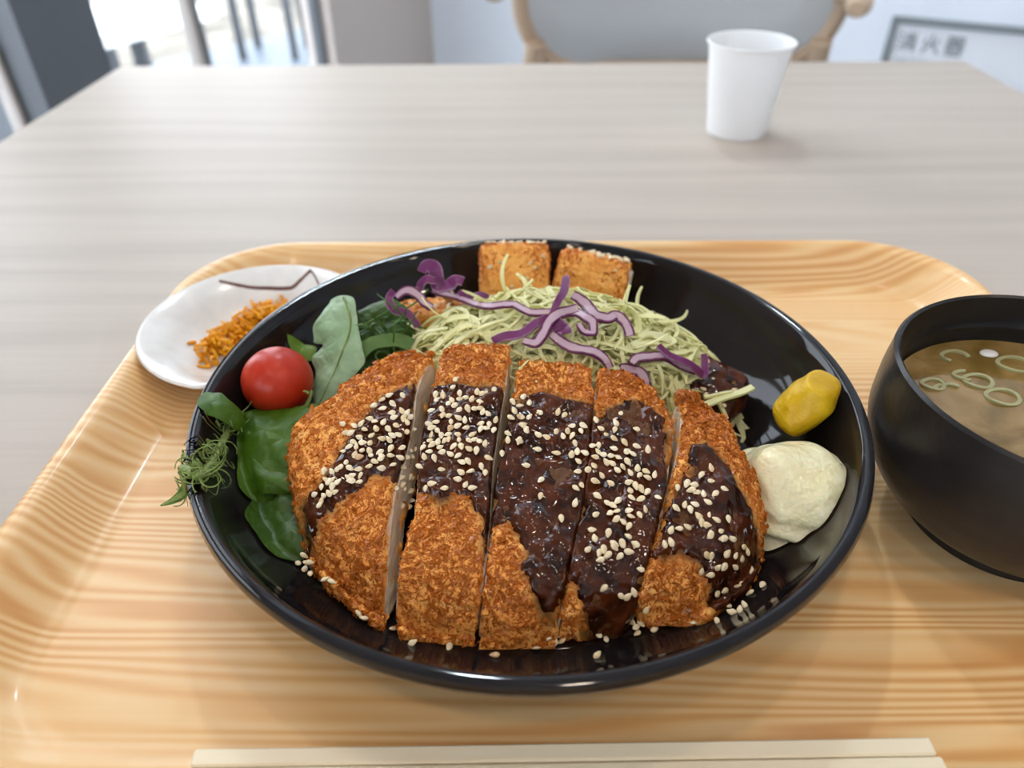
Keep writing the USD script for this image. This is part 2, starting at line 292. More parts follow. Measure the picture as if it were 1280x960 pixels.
def wallbox(P, Q, out, z0, z1, th=.08):
    P, Q, out = np.array(P), np.array(Q), np.array(out)
    return quadslab([P, Q, Q+out*th, P+out*th], z0, z1)
BN = np.array([.5, .866])
struct('wall_back', wallbox(CA-BD*.08, CB+BD*.08, BN, FLOOR, CEIL), WALL, label='white wall behind the chair', cat='wall')
struct('wall_right', wallbox(CB, CC, -WN, FLOOR, CEIL), WALL, label='white wall on the right outside the picture', cat='wall')
def fp(s): return CC-BD*s
struct('wall_front', cat_([wallbox(fp(0), fp(1.9), -BN, FLOOR, CEIL), wallbox(fp(3.3), fp(4.0), -BN, FLOOR, CEIL), wallbox(fp(1.9), fp(3.3), -BN, TOPW, CEIL), wallbox(fp(1.9), fp(3.3), -BN, FLOOR, -.1)]), WALL, label='white wall behind the camera', cat='wall')
struct('wall_left', wallbox(sp(0), sp(.53), WN, FLOOR, CEIL), TAUPE, label='taupe wall panel between the windows and the white wall', cat='wall')
struct('trim_1', wallbox(sp(.53), sp(5.2), WN, TOPW, CEIL), WALL, label='white beam above the windows', cat='beam')
struct('trim_2', wallbox(sp(1.225, -.03), sp(1.365, -.03), WN, FLOOR, CEIL, .15), FRAME_DARK, label='thick dark grey column between the left windows', cat='column')
wins = [(.53, .945), (.945, 1.225), (1.365, 1.75), (3.6, 5.2)]
struct('wall_left', wallbox(sp(1.75), sp(3.6), WN, FLOOR, TOPW), TAUPE, label='taupe wall between the left windows outside the picture', cat='wall')
wlab = ['window beside the taupe wall panel with dark furniture outside', 'narrow window beside the dark column with a white bench outside', 'window left of the dark column at the picture edge',
        'window behind the camera on the left']
for i, (a, b) in enumerate(wins):
    w, _ = thing(f'window_{i+1}', wlab[i], 'window', kind='structure')
    fm = FRAME_DARK
    jw = .012 if i in (0, 2) else .016; jb = .045 if i == 1 else jw
    obj('frame', beam(sp(a+.001, .04), sp(a+jw, .04), .03, TOPW-FLOOR, .003, FLOOR), FRAME_TAN if i in (1, 2) else fm, w, False, label='tan upright of the window frame' if i in (1, 2) else None)
    obj('frame', beam(sp(b-jb, .04), sp(b-.001, .04), .03, TOPW-FLOOR, .003, FLOOR), FRAME_LIGHT if i == 1 else fm, w, False)
    obj('frame', beam(sp(a+jw, .04), sp(b-jb, .04), .03, .03, .003, FLOOR), fm, w, False)
    obj('frame', beam(sp(a+jw, .04), sp(b-jb, .04), .03, .03, .003, TOPW-.03), fm, w, False)
    obj('pane', beam(sp(a+jw, .04), sp(b-jb, .04), .006, TOPW-FLOOR-.06, .001, FLOOR+.03), GLASS, w, False)
w, _ = thing('window_5', 'window in the wall behind the camera', 'window', kind='structure')
for a, b in ((1.9, 1.94), (2.58, 2.62), (3.26, 3.3)): obj('frame', beam(fp(a)-BN*.04, fp(b)-BN*.04, .06, TOPW+.1, .003, -.1), FRAME_DARK, w, False)
for a, b in ((1.94, 2.58), (2.62, 3.26)):
    obj('frame', beam(fp(a)-BN*.04, fp(b)-BN*.04, .06, .04, .003, -.1), FRAME_DARK, w, False); obj('frame', beam(fp(a)-BN*.04, fp(b)-BN*.04, .06, .04, .003, TOPW-.04), FRAME_DARK, w, False)
    obj('pane', beam(fp(a)-BN*.04, fp(b)-BN*.04, .006, TOPW+.02, .001, -.06), GLASS, w, False)
# outside
g0 = at([(0, 118)], FLOOR)[0]; g1 = at([(350, 40)], FLOOR)[0]; gd = (g1-g0)[:2]; gd /= np.linalg.norm(gd); gn = np.array([-gd[1], gd[0]])
q0, q1 = g0[:2]-gd*9, g0[:2]+gd*9
struct('ground', quadslab([q0, q1, q1+gn*14, q0+gn*14], FLOOR-.06, FLOOR-.015), GRAVEL, label='sunlit beige ground outside the windows', cat='ground')
e0, e1 = sp(6.5, .09), sp(-3.0, .09)
struct('terrace', quadslab([e0, e1, q1, q0], FLOOR-.06, FLOOR-.01), DECK, label='blue grey terrace floor outside the windows', cat='terrace')
bz = -.42
b0, b1 = at([(127, 46)], bz)[0], at([(245, 14)], bz)[0]
bd_ = (b1-b0)[:2]; bl = np.linalg.norm(bd_); bd_ /= bl; bo = np.array([-bd_[1], bd_[0]])
bn, _ = thing('bench', 'white bench standing outside beyond the dark column', 'bench', (b0[0], b0[1], FLOOR-.01))
obj('seat', (quadslab([(0, 0), bd_*(bl+.12), bd_*(bl+.12)+bo*.55, bo*.55], bz-.045-FLOOR+.01, bz-FLOOR+.01)), BENCH, bn, False)
for k in (.06, bl+.05):
    for o in (.08, .46):
        c = bd_*k+bo*o; obj('leg', rbox(c[0]-.03, c[0]+.03, c[1]-.03, c[1]+.03, 0, bz-.045-FLOOR+.01, .004), DARKMETAL, bn, False)
st, _ = thing('outdoor_stool', 'dark stool standing on the terrace outside the window', 'stool', tuple(at([(346, 66)], FLOOR-.01)[0]))
obj('seat', rbox(-.16, .16, -.16, .16, .42, .45, .01), DARKMETAL, st, False)
for sx in (-1, 1):
    for sy in (-1, 1): obj('leg', rbox(sx*.13-.018, sx*.13+.018, sy*.13-.018, sy*.13+.018, 0, .42, .004), DARKMETAL, st, False)

# fire extinguisher cabinet on the back wall (its heights and place lie on the wall plane)
wo = np.array([.85, 1.8, 0]); t_ = float((CA-wo[:2])@BN); wo = np.array([CA[0], CA[1], 0])
wall_n = np.array([BN[0], BN[1], 0.0])
K = onplane([(1118, 18), (1280, 35), (1106, 72), (1128, 38), (1210, 47), (1125, 62)], wo, wall_n)
kx = (K[:, :2]-CA)@BD
fx, fz, ux = kx[0], K[0, 2], np.array([BD[0], BD[1], 0])
fe, fl = thing('fire_extinguisher_cabinet', 'white fire extinguisher cabinet with grey frame set in the wall at right', 'cabinet', (*(CA+BD*fx-BN*.004), FLOOR))
def wallpt(m): # local (x along wall, y out of the wall towards the room, z up) -> relative to the thing
    M = np.eye(4); M[:3, 0] = ux; M[:3, 1] = [-BN[0], -BN[1], 0]; M[:3, 2] = [0, 0, 1]; m = m.copy(); m.apply_transform(M); m.fix_normals(); return m
fh = fz-FLOOR; fw = .42
fdoor = obj('door', wallpt(rbox(.012, fw-.012, 0, .008, .05, fh-.012, .002)), CABINET, fe, False)
for a, b, c, d in ((0, .013, .04, fh), (fw-.013, fw, .04, fh), (.013, fw-.013, fh-.013, fh), (.013, fw-.013, .04, .053)):
    obj('frame', wallpt(rbox(a, b, 0, .016, c, d, .002)), SIGN_GREY, fe, False)
strokes = {  # the three characters of the sign, in a unit square
    'a': [((.08, .92), (.22, .80)), ((.03, .62), (.17, .52)), ((.05, .06), (.24, .36)), ((.62, .97), (.62, .68)), ((.42, .90), (.48, .74)), ((.84, .92), (.76, .74)), ((.40, .64), (.40, .04)), ((.40, .64), (.86, .64)), ((.86, .64), (.86, .06)), ((.86, .06), (.76, .06)), ((.40, .44), (.86, .44)), ((.40, .26), (.86, .26))],
    'b': [((.50, .96), (.50, .55)), ((.50, .55), (.08, .04)), ((.50, .55), (.94, .04)), ((.20, .72), (.12, .46)), ((.84, .74), (.70, .50))],
    'c': [((.12, .95), (.42, .95)), ((.12, .72), (.42, .72)), ((.12, .95), (.12, .72)), ((.42, .95), (.42, .72)), ((.58, .95), (.88, .95)), ((.58, .72), (.88, .72)), ((.58, .95), (.58, .72)), ((.88, .95), (.88, .72)), ((.04, .56), (.96, .56)), ((.50, .70), (.50, .56)), ((.50, .56), (.06, .34)), ((.50, .56), (.94, .34)), ((.14, .30), (.42, .30)), ((.14, .03), (.42, .03)), ((.14, .30), (.14, .03)), ((.42, .30), (.42, .03)), ((.58, .30), (.86, .30)), ((.58, .03), (.86, .03)), ((.58, .30), (.58, .03)), ((.86, .30), (.86, .03))]}
tx, tw = kx[3]-fx, (kx[4]-kx[3]); cs = tw/3.5; tz = K[3, 2]-FLOOR-cs
for i, ch in enumerate('abc'):
    ms = []
    for (x0, z0), (x1, z1) in strokes[ch]:
        p, q = np.array([x0, z0])*cs, np.array([x1, z1])*cs; L = np.hypot(*(q-p)); m = rbox(-.002, L+.002, 0, .0012, -.0024, .0024, .0004)
        a = math.atan2(q[1]-p[1], q[0]-p[0]); m.apply_transform(trimesh.transformations.rotation_matrix(-a, [0, 1, 0]))
        m.apply_translation([tx+i*cs*1.25+p[0], .008, tz+p[1]]); ms.append(wallpt(m))
    obj('lettering', cat_(ms), SIGN_TEXT, fdoor, False)
tmn = text_mesh('FIRE EXTINGUISHER', .010, .001); tmn.apply_scale([tw/tmn.extents[0], 1, 1])
tmn.apply_transform(trimesh.transformations.rotation_matrix(np.pi/2, [1, 0, 0])); tmn.apply_translation([tx, .0085, tz-.024]); obj('lettering', wallpt(tmn), SIGN_TEXT, fdoor, False)

# ------------------------------------------------------------------ table, chair
TX0, TX1, TY0, TY1 = -.4629, .5044, -.02, .8959
tb, tl = thing('table', 'pale wood dining table carrying the tray', 'table', (.02, .44, FLOOR))
T3 = lambda m: moved(m, -tl)
top = rbox(TX0, TX1, TY0, TY1, -.03, 0, .0025)
obj('tabletop', T3(top), TABLE, tb, False)
for x in (TX0+.06, TX1-.06):
    for y in (TY0+.06, TY1-.06): obj('leg', T3(rbox(x-.022, x+.022, y-.022, y+.022, FLOOR, -.03, .003)), DARKMETAL, tb, False)
obj('apron', T3(rbox(TX0+.06, TX1-.06, TY1-.075, TY1-.055, -.08, -.03, .003)), DARKMETAL, tb, False)

CY = 1.30
hp = aty([(650, 0), (690, 73), (1020, 73), (1041, 0)], CY)
cxm, chw = .5*(hp[0, 0]+hp[3, 0])+.0, .5*(hp[3, 0]-hp[0, 0])
zb = hp[1, 2]-.012
ch, cl = thing('armchair', 'oak framed armchair with grey upholstered back across the table', 'chair', (cxm, CY, FLOOR))
def backpt(u, v, d=0):       # u across, v up, d thickness: the back bows away at the middle and leans back
    return np.stack([u, .06*(1-(u/chw)**2)+.16*(v-zb)+d-.06, v-FLOOR], -1)
W2, HT, RC = chw, .42, .11
def rr(w, h, r, n=24):
    P = []
    for cx_, cy_, a0 in ((w-r, r, -90), (w-r, h-r, 0), (-w+r, h-r, 90), (-w+r, r, 180)):
        for a in np.radians(np.linspace(a0, a0+90, n)): P.append((cx_+r*math.cos(a), cy_+r*math.sin(a)))
    return np.array(P)
o = rr(W2, HT, RC); o = np.vstack([o, o[:1]]); Pf = backpt(o[:, 0], o[:, 1]+zb)
obj('back_frame', tube(Pf, .0125, 10, up=(0, 1, .01)), CHAIRWOOD, ch, 60)
V, T, D, nb = patch(rr(W2-.008, HT-.016, RC), 0, .02)
bulge = .018*sstep(D/.05)
obj('back_pad', shell(backpt(V[:, 0], V[:, 1]+zb+.008, -.006-bulge), backpt(V[:, 0], V[:, 1]+zb+.008, .006+bulge), T, nb), FABRIC, ch, 60)
for s, (pa, pb) in ((-1, ((617, -8), 1.17)), (1, ((1070, 12), 1.13))):
    tip = aty([pa], pb)[0]-np.array([cxm, CY, FLOOR]); rt = backpt(np.array([s*W2]), np.array([tip[2]+FLOOR]))[0]
    A = smooth_curve([rt, (rt+tip)/2+np.array([s*.01, 0, .004]), tip], 14)
    obj('armrest', tube(A, np.r_[np.full(12, .019), .018, .012], 12, flat=.8), CHAIRWOOD, ch, 60)
    obj('leg', tube(smooth_curve([(s*W2*.96, -.36, 0), (s*W2*.94, -.33, .44)], 6), .016, 10, up=(0, 1, 0)), CHAIRWOOD, ch, 60)
    obj('leg', tube(smooth_curve([(s*W2*.96, .06, 0), (s*W2*.97, .0, .44), (s*W2*.9, backpt(np.array([W2]), np.array([zb]))[0, 1], zb-FLOOR+.05)], 10), .016, 10, up=(0, 1, 0)), CHAIRWOOD, ch, 60)
obj('seat', rbox(-W2*.95, W2*.95, -.40, .02, .40, .45, .02), FABRIC, ch, 40)

# ------------------------------------------------------------------ tray
TRX0, TRX1, TRY0, TRY1 = -.190, .2505, .078, .4065
def rrect(off, z, r):
    x0, x1, y0, y1 = TRX0+off, TRX1-off, TRY0+off, TRY1-off; P = []
    for cx_, cy_, a0 in ((x1-r, y0+r, -90), (x1-r, y1-r, 0), (x0+r, y1-r, 90), (x0+r, y0+r, 180)):
        for a in np.radians(np.linspace(a0, a0+90, 20)): P.append((cx_+r*math.cos(a), cy_+r*math.sin(a), z))
    return np.array(P)
prof = [(.004, .0175), (.0012, .0185), (0, .0200), (.0008, .0217), (.0032, .0226), (.006, .0220), (.0095, .0196), (.015, .0138), (.021, .0085), (.0255, .0056), (.029, .0044), (.033, .0040)]
rings = [rrect(o_, z_, max(.06-o_, .02)) for o_, z_ in prof]
outer = [rrect(o_, z_, max(.06-o_, .02)) for o_, z_ in [(.032, .0), (.024, .0020), (.018, .0070), (.010, .0145)]]
Vt = np.vstack(outer+rings); k = len(rings[0]); n = len(outer)+len(rings)
ft = grid_faces(n, k, wrap_k=True); c0 = len(Vt); ic = (n-1)*k
Vt = np.vstack([Vt, [[.03, .24, .004], [.03, .24, .0]]])
kk = np.arange(k)
ft = np.vstack([ft, np.stack([np.full(k, c0), ic+kk, ic+(kk+1) % k], 1), np.stack([np.full(k, c0+1), (kk+1) % k, kk], 1)])
tray = tm(Vt, ft); tray.fix_normals()
obj('tray', tray, TRAY, smooth=60, label='orange wood-grain cafeteria tray with raised rim on the table', cat='tray')
TZ = .004

# ------------------------------------------------------------------ black plate and sauce pool
PC = np.array([.0023, .2328])
PIN = np.array([(0, .0100), (.05, .0100), (.080, .0102), (.091, .0115), (.100, .0145), (.109, .0205), (.1165, .0290), (.1210, .0370), (.1232, .0425), (.1245, .0449)])
POUT = np.array([(.1262, .0460), (.1280, .0458), (.1291, .0446), (.1292, .0430), (.1282, .0405), (.1250, .0340), (.1190, .0250), (.1100, .0160), (.0980, .0100), (.085, .0075), (.072, .0068), (.0700, .0042), (.0660, .0040), (.064, .0062), (.03, .0064), (0, .0064)])
def dense(p, m=4): return np.vstack([smooth_curve(np.c_[p, np.zeros(len(p))], len(p)*m)[:, :2]])
pl = lathe(np.vstack([dense(PIN), dense(POUT)]), 160)
plate, _ = thing('plate', 'wide black glazed bowl-shaped plate holding the sliced cutlet', 'plate', (PC[0], PC[1], 0))
obj('bowl', pl, BLACK, plate, 50)
def plate_z(x, y): return np.interp(np.hypot(x-PC[0], y-PC[1]), PIN[:, 0], PIN[:, 1], right=.045)
PZ = .0137
def conform(P, eps=.0004, rim=True):            # keeps soft food inside the bowl and on top of its wall and rim
    P = np.array(P, float); q = P[:, :2]-PC; rr_ = np.hypot(*q.T)
    over = (rr_ > .1236) & (P[:, 2] < .0462+eps)
    if not rim:                                 # pushed back inwards at its own height
        P[:, 2] = np.maximum(P[:, 2], .0101+eps)
        lim = np.interp(P[:, 2]-eps, PIN[1:, 1]+np.arange(len(PIN)-1)*1e-7, PIN[1:, 0])-.0002
        P[:, :2] = PC+q*np.minimum(1, lim/np.maximum(rr_, 1e-6))[:, None]
        return P
    if rim:
        on = over & (rr_ < .1296); P[on, 2] = .0462+eps; over &= False
    k = np.where(over, .1236/np.maximum(rr_, 1e-6), 1.0); P[:, :2] = PC+q*k[:, None]; rr_ = rr_*k
    ins = rr_ <= .1237; P[ins, 2] = np.maximum(P[ins, 2], np.interp(rr_[ins], PIN[:, 0], PIN[:, 1])+eps)
    return P
a = np.linspace(0, 2*np.pi, 200, endpoint=False)
rad = np.where((np.sin(a) > .2), .083+.006*np.sin(5*a), .0977); rad = np.convolve(np.r_[rad[-12:], rad, rad[:12]], np.ones(25)/25, 'valid')
pool = Polygon(np.c_[PC[0]+rad*np.cos(a), PC[1]+rad*np.sin(a)])
V, T, D, nb = patch(np.array(pool.exterior.coords)[:-1], 0, .003)
ptop = np.c_[V, PZ-.0006*(1-sstep(D/.003))+.00015*(fbm(np.c_[V*120, np.zeros(len(V))], 2)-.5)]
obj('sauce_pool', shell(ptop, np.c_[V, np.full(len(V), .0103)], T, nb), POOL, smooth=50, label='dark brown sauce pooled in the bottom of the black plate', cat='sauce', kind='stuff')

# ------------------------------------------------------------------ front cutlet: five slices
OUT = [((530, 435), .053), ((485, 447), .050), ((455, 466), .046), ((422, 492), .040), ((390, 518), .034), ((369, 530), .030), ((360, 562), .026), ((362, 590), .023), ((370, 640), .019), ((380, 680), .0165), ((397, 715), .015), ((427, 742), .0145), ((455, 768), .0143), ((490, 783), .0143), ((540, 797), .0143),
       ((590, 799), .0143), ((645, 808), .0143), ((700, 800), .0143), ((760, 800), .0143), ((800, 782), .0143), ((860, 774), .0143), ((900, 757), .0145), ((928, 738), .015), ((950, 695), .017), ((956, 650), .020), ((948, 610), .024), ((932, 572), .029), ((915, 540), .034), ((895, 516), .040), ((872, 496), .046), ((852, 482), .050)]
BACKPX = [((778, 457), .055), ((737, 450), .056), ((689, 445), .056), (  (632, 427), .056), ((560, 430), .055)]
edge = np.array([at([p], z)[0, :2] for p, z in OUT]); back = np.array([at([p], z)[0, :2] for p, z in BACKPX])
edge = smooth_curve(np.c_[edge, np.zeros(len(edge))], 160)[:, :2]
EDGE = LineString(edge)
def S(x, y):
    x, y = np.asarray(x, float), np.asarray(y, float)
    d = shapely.distance(EDGE, shapely.points(np.c_[x, y])); inside = shapely.contains(FOOT, shapely.points(np.c_[x, y]))
    z = .0290+.265*(np.clip(y, .12, .30)-.14)-.05*np.clip(np.abs(x+.003)-.05, 0, 1)
    u = np.clip(d/.018, 0, 1); z = z-.0145*(1-(1-(1-u)**2)**.62)
    return np.where(inside, z, z-.5*d)
FOOT = Polygon(np.vstack([edge, back+np.array([0, .02])])).buffer(0)
def hitS(p): return hit(p, S)
SL = [  # left edge and right edge of each slice's top, back to front
    ([(530, 434), (485, 447), (455, 466), (422, 492), (390, 518), (369, 530), (360, 562), (362, 590), (370, 640), (380, 680), (397, 715), (427, 742), (455, 768), (474, 778)],
     [(540, 434), (527, 455), (516, 484), (513, 520), (501, 575), (490, 605), (482, 662), (479, 725), (477, 772), (478, 781)]),
    ([(558, 432), (550, 457), (542, 485), (535, 525), (527, 560), (520, 642), (508, 680), (500, 715), (497, 762), (498, 790)],
     [(634, 427), (633, 450), (628, 482), (621, 525), (613, 575), (609, 642), (604, 690), (600, 725), (592, 775), (589, 797)]),
    ([(650, 446), (647, 477), (643, 500), (634, 548), (623, 593), (618, 637), (615, 682), (609, 725), (602, 775), (600, 800)],
     [(737, 455), (739, 489), (738, 519), (733, 566), (728, 620), (719, 660), (711, 700), (702, 750), (695, 785), (692, 800)]),
    ([(751, 456), (748, 480), (744, 519), (738, 566), (731, 620), (722, 663), (714, 702), (706, 750), (700, 780), (700, 797)],
     [(782, 461), (808, 480), (827, 498), (840, 530), (837, 560), (830, 608), (820, 655), (811, 690), (802, 730), (790, 765), (772, 792)]),
    ([(846, 484), (850, 500), (856, 520), (853, 548), (848, 580), (837, 620), (826, 660), (815, 700), (805, 735), (798, 768)],
     [(860, 486), (873, 497), (897, 517), (915, 541), (932, 573), (948, 610), (956, 650), (950, 695), (935, 728), (900, 757), (862, 774)])]
SAUCE_PX = [
    [[(480, 497), (515, 480), (520, 520), (508, 560), (498, 600), (470, 596), (440, 618), (415, 640), (400, 655), (392, 690), (380, 690), (378, 640), (392, 612), (415, 585), (437, 552), (455, 525)]],
    [[(528, 488), (575, 480), (632, 488), (622, 560), (616, 640), (608, 690), (600, 650), (588, 622), (568, 618), (552, 634), (540, 622), (522, 615), (520, 560)]],
    [[(640, 502), (680, 492), (742, 508), (740, 600), (726, 660), (714, 700), (706, 745), (692, 776), (676, 778), (668, 742), (656, 715), (652, 680), (634, 655), (620, 655), (612, 660), (618, 600), (632, 550)]],
    [[(738, 528), (770, 508), (790, 496), (818, 515), (834, 545), (836, 610), (822, 668), (808, 715), (800, 752), (778, 802), (740, 800), (728, 760), (722, 730), (700, 722), (714, 690), (726, 640)]],
    [[(866, 560), (884, 552), (905, 578), (926, 612), (945, 660), (952, 700), (935, 736), (905, 765), (884, 764), (886, 735), (872, 706), (850, 694), (826, 700), (818, 690), (836, 640), (850, 600)]]]
names = ['leftmost', 'second', 'middle', 'fourth', 'rightmost']
slab = ['leftmost crumbed cutlet slice with curved crust edge beside the green leaves', 'second cutlet slice from the left densely heaped with sesame seeds', 'middle cutlet slice with long glossy sauce streak down its front',
        'fourth cutlet slice from the left thickly covered in sauce and seeds', 'rightmost cutlet slice with rounded crust end beside the tartar sauce']
def by_y(P, ys):
    P = P[np.argsort(-P[:, 1])]; y = P[:, 1].copy(); y += np.arange(len(y))*-1e-7
    return np.interp(-ys, -y, P[:, 0])
rng = np.random.default_rng(7)
def flakes(P, N, size, seed):                   # crumb shards: small crumpled fans standing off the crust
    r = np.random.default_rng(seed); n = len(P)
    e1 = np.cross(N, r.normal(size=(n, 3))); e1 /= np.linalg.norm(e1, axis=1, keepdims=True)+1e-9
    e2 = np.cross(N, e1); tilt = r.uniform(-.1, 1.35, n)[:, None]
    e2 = np.cos(tilt)*e2+np.sin(tilt)*N; nn = np.cross(e1, e2)
    sc = size*np.minimum(r.lognormal(0, .5, n), 1.9); k = 6; ang = np.linspace(0, 2*np.pi, k, endpoint=False)
    V = np.zeros((n, k+1, 3)); V[:, 0] = P+nn*(sc*.12)[:, None]
    for j in range(k):
        rr_ = r.uniform(.55, 1.15, n); el = r.uniform(.22, .6, n)
        V[:, j+1] = P+e1*(sc*rr_*math.cos(ang[j]))[:, None]+e2*(sc*rr_*el*math.sin(ang[j])+sc*.2)[:, None]+nn*(sc*r.uniform(-.28, .28, n))[:, None]
    F_ = np.array([[0, 1+j, 1+(j+1) % k] for j in range(k)])
    return tm(V.reshape(-1, 3), (F_[None]+(np.arange(n)*(k+1))[:, None, None]).reshape(-1, 3))
def crumb(P, seed, a1=.0015, a2=.0010):
    n1 = fbm(P*260+seed, 3, seed)-.5; n2 = np.abs(noise(P*700+seed*3.1, seed+9)-.5)*2
    return a1*2*n1+a2*n2
slice_poly, sauce_poly = [], []
NT, NTOP, NSD, NBT = 190, 64, 12, 16
for i, (lp, rp) in enumerate(SL):
    Lw, Rw = hitS(lp), hitS(rp)
    yb, yf = min(Lw[0, 1], Rw[0, 1]), max(Lw[-1, 1], Rw[-1, 1])
    yb_, yf_ = (Lw[0, 1]+Rw[0, 1])/2, (Lw[-1, 1]+Rw[-1, 1])/2
    ys = np.linspace(yb_, yf_, NT)
    xl, xr = by_y(Lw, ys), by_y(Rw, ys)
    ker = np.ones(9)/9; sm = lambda q: np.convolve(np.r_[np.full(4, q[0]), q, np.full(4, q[-1])], ker, 'valid')
    xl, xr = sm(xl), sm(xr); xr = np.maximum(xr, xl+.0015)
    skew_b, skew_f = Rw[0, 1]-Lw[0, 1], Rw[-1, 1]-Lw[-1, 1]
    tt = np.linspace(0, 1, NT); skew = skew_b+(skew_f-skew_b)*tt
    slice_poly.append(Polygon(np.vstack([np.c_[xl, ys-skew/2], np.c_[xr, ys+skew/2][::-1]])).buffer(0))
    sp_ = [Polygon(hitS(p)[:, :2]).buffer(0) for p in SAUCE_PX[i]]; spoly = shapely.union_all(sp_); sauce_poly.append(spoly)
    def sd(x, y):
        q = shapely.points(np.c_[np.ravel(x), np.ravel(y)])
        return np.where(shapely.contains(spoly, q), 1, -1)*shapely.distance(spoly.boundary, q)
    def base(s):                                # across s in 0..1 -> x, y arrays (NT, len(s))
        x = xl[:, None]+(xr-xl)[:, None]*s[None]; y = ys[:, None]+skew[:, None]*(s[None]-.5); return x, y
    s = np.linspace(0, 1, NTOP); X, Y = base(s); Z = S(X.ravel(), Y.ravel()).reshape(X.shape)
    endr = np.minimum(np.arange(NT), np.arange(NT)[::-1])*(yb_-yf_)/NT
    Z = Z-(.0035*(1-np.sqrt(1-(1-np.clip(endr/.004, 0, 1))**2)))[:, None]
    edg = np.minimum(s, 1-s)[None]*(xr-xl)[:, None]; Z = Z-.0012*(1-np.clip(edg/.0015, 0, 1))**2
    B = np.maximum(np.maximum(.0290+.265*(Y-.14)-.0165, .0118), plate_z(X.ravel(), Y.ravel()).reshape(X.shape)+.0005); B = np.minimum(B, Z-.001)
    shl, shr = ((0, .0032), (0, .0016), (0, 0), (0, 0), (-.0030, 0))[i]
    def side(c, n, sh):
        q = np.linspace(0, 1, n+2)[1:-1]
        return X[:, c][:, None]+sh*q*ft_[:, None], Y[:, c][:, None]+0*q, Z[:, c][:, None]*(1-q)+B[:, c][:, None]*q
    ft_ = sstep(np.minimum(np.arange(NT), np.arange(NT)[::-1])/25.0)
    xr_, yr_, zr_ = side(-1, NSD, shr); xl_, yl_, zl_ = side(0, NSD, shl)
    bi = np.linspace(NTOP-1, 0, NBT).round().astype(int)
    ring = np.stack([np.hstack([X, xr_, X[:, bi]+ft_[:, None]*(s[bi]*shr+(1-s[bi])*shl)[None], xl_[:, ::-1]]), np.hstack([Y, yr_, Y[:, bi], yl_[:, ::-1]]), np.hstack([Z, zr_, B[:, bi], zl_[:, ::-1]])], -1)
    kR = ring.shape[1]; Vv = ring.reshape(-1, 3)
    m = tm(np.vstack([Vv, ring[0].mean(0), ring[-1].mean(0)]), np.vstack([grid_faces(NT, kR, wrap_k=True),
        np.stack([np.full(kR, NT*kR), (np.arange(kR)+1) % kR, np.arange(kR)], 1), np.stack([np.full(kR, NT*kR+1), (NT-1)*kR+np.arange(kR), (NT-1)*kR+(np.arange(kR)+1) % kR], 1)]))
    m.fix_normals(); N = np.array(m.vertex_normals)
    P0 = np.array(m.vertices); sdv = sd(P0[:, 0], P0[:, 1])
    damp = 1-.45*sstep((sdv+.001)/.003)
    P1 = P0+N*(crumb(P0, i+1)*damp)[:, None]+(.0005*(np.stack([noise(P0*500+k_*17, 5+k_) for k_ in range(3)], -1)-.5))
    stain = np.clip(sstep((sdv+.0035+.006*(fbm(P0*150, 3, 4)-.5))/.006), 0, 1)*.93
    sx0, sy0 = float(np.mean(X)), float(np.mean(Y))
    o, loc = thing('cutlet_slice', slab[i], 'cutlet', (sx0, sy0, .0135))
    cr = obj('crust', tm(P1-loc, m.faces), CRUST, o, True, prim={'stain': stain})
    # meat: an inner slab whose cut faces stand a hair proud of the crust at the sides that were cut
    cl_, cr_ = (24 if i == 0 else 1), (NTOP-25 if i == 4 else NTOP-2)
    rows = np.arange(8, NT-6, 2); w_ = (xr-xl)[rows]
    gap_ = np.minimum(Z[rows][:, cl_]-B[rows][:, cl_] if i else 1, Z[rows][:, cr_]-B[rows][:, cr_] if i != 4 else 1)
    ok = (gap_ > .0042) & (w_ > .005); rows = rows[ok]; w_ = w_[ok]
    zt = Z[rows][:, [cl_, cr_]]-.0024; zbm = np.maximum(B[rows][:, [cl_, cr_]]+.0014, 0)
    xa, xb = xl[rows]+(.38*w_ if i == 0 else -.0008), xr[rows]-(.38*w_ if i == 4 else -.0008); ya, yb2 = ys[rows]-skew[rows]/2, ys[rows]+skew[rows]/2
    fa = ft_[rows][:, None]
    q = np.linspace(0, 1, 9)
    left = np.stack([xa[:, None]+shl*fa*(.85-.7*q), ya[:, None]+0*q, zbm[:, :1]+(zt[:, :1]-zbm[:, :1])*q], -1); right = np.stack([xb[:, None]+shr*fa*(.15+.7*q), yb2[:, None]+0*q, zt[:, 1:]+(zbm[:, 1:]-zt[:, 1:])*q], -1)
    rg = np.concatenate([left, right], 1); kk_ = rg.shape[1]; nr = len(rows)
    Vm = rg.reshape(-1, 3); Vm[:, 0] += .0009*(fbm(Vm*230, 3, 31+i)-.5)
    fm_ = np.vstack([grid_faces(nr, kk_, wrap_k=True), np.stack([np.full(kk_-2, 0), np.arange(1, kk_-1), np.arange(2, kk_)], 1), (nr-1)*kk_+np.stack([np.full(kk_-2, 0), np.arange(2, kk_), np.arange(1, kk_-1)], 1)])
    mm = tm(Vm-loc, fm_); mm.fix_normals(); obj('meat', mm, MEAT, o, 40)
    # sauce coat, running over the edges a little
    s2 = np.linspace(-.12, 1.12, 92); sc_ = np.clip(s2, 0, 1); X2, Y2 = base(sc_); over = np.abs(s2-sc_)[None]*(xr-xl)[:, None]*1.6
    Z2 = S(X2.ravel(), Y2.ravel()).reshape(X2.shape)-(.0035*(1-np.sqrt(1-(1-np.clip(endr/.004, 0, 1))**2)))[:, None]-over
    X2 = X2+np.sign(s2-sc_)[None]*.0009*np.clip(over/.0008, 0, 1)
    m2 = sd(X2, Y2).reshape(X2.shape)+.0075*(fbm(np.stack([X2, Y2, Z2], -1)*210, 4, 21+i)-.5)-over*.6
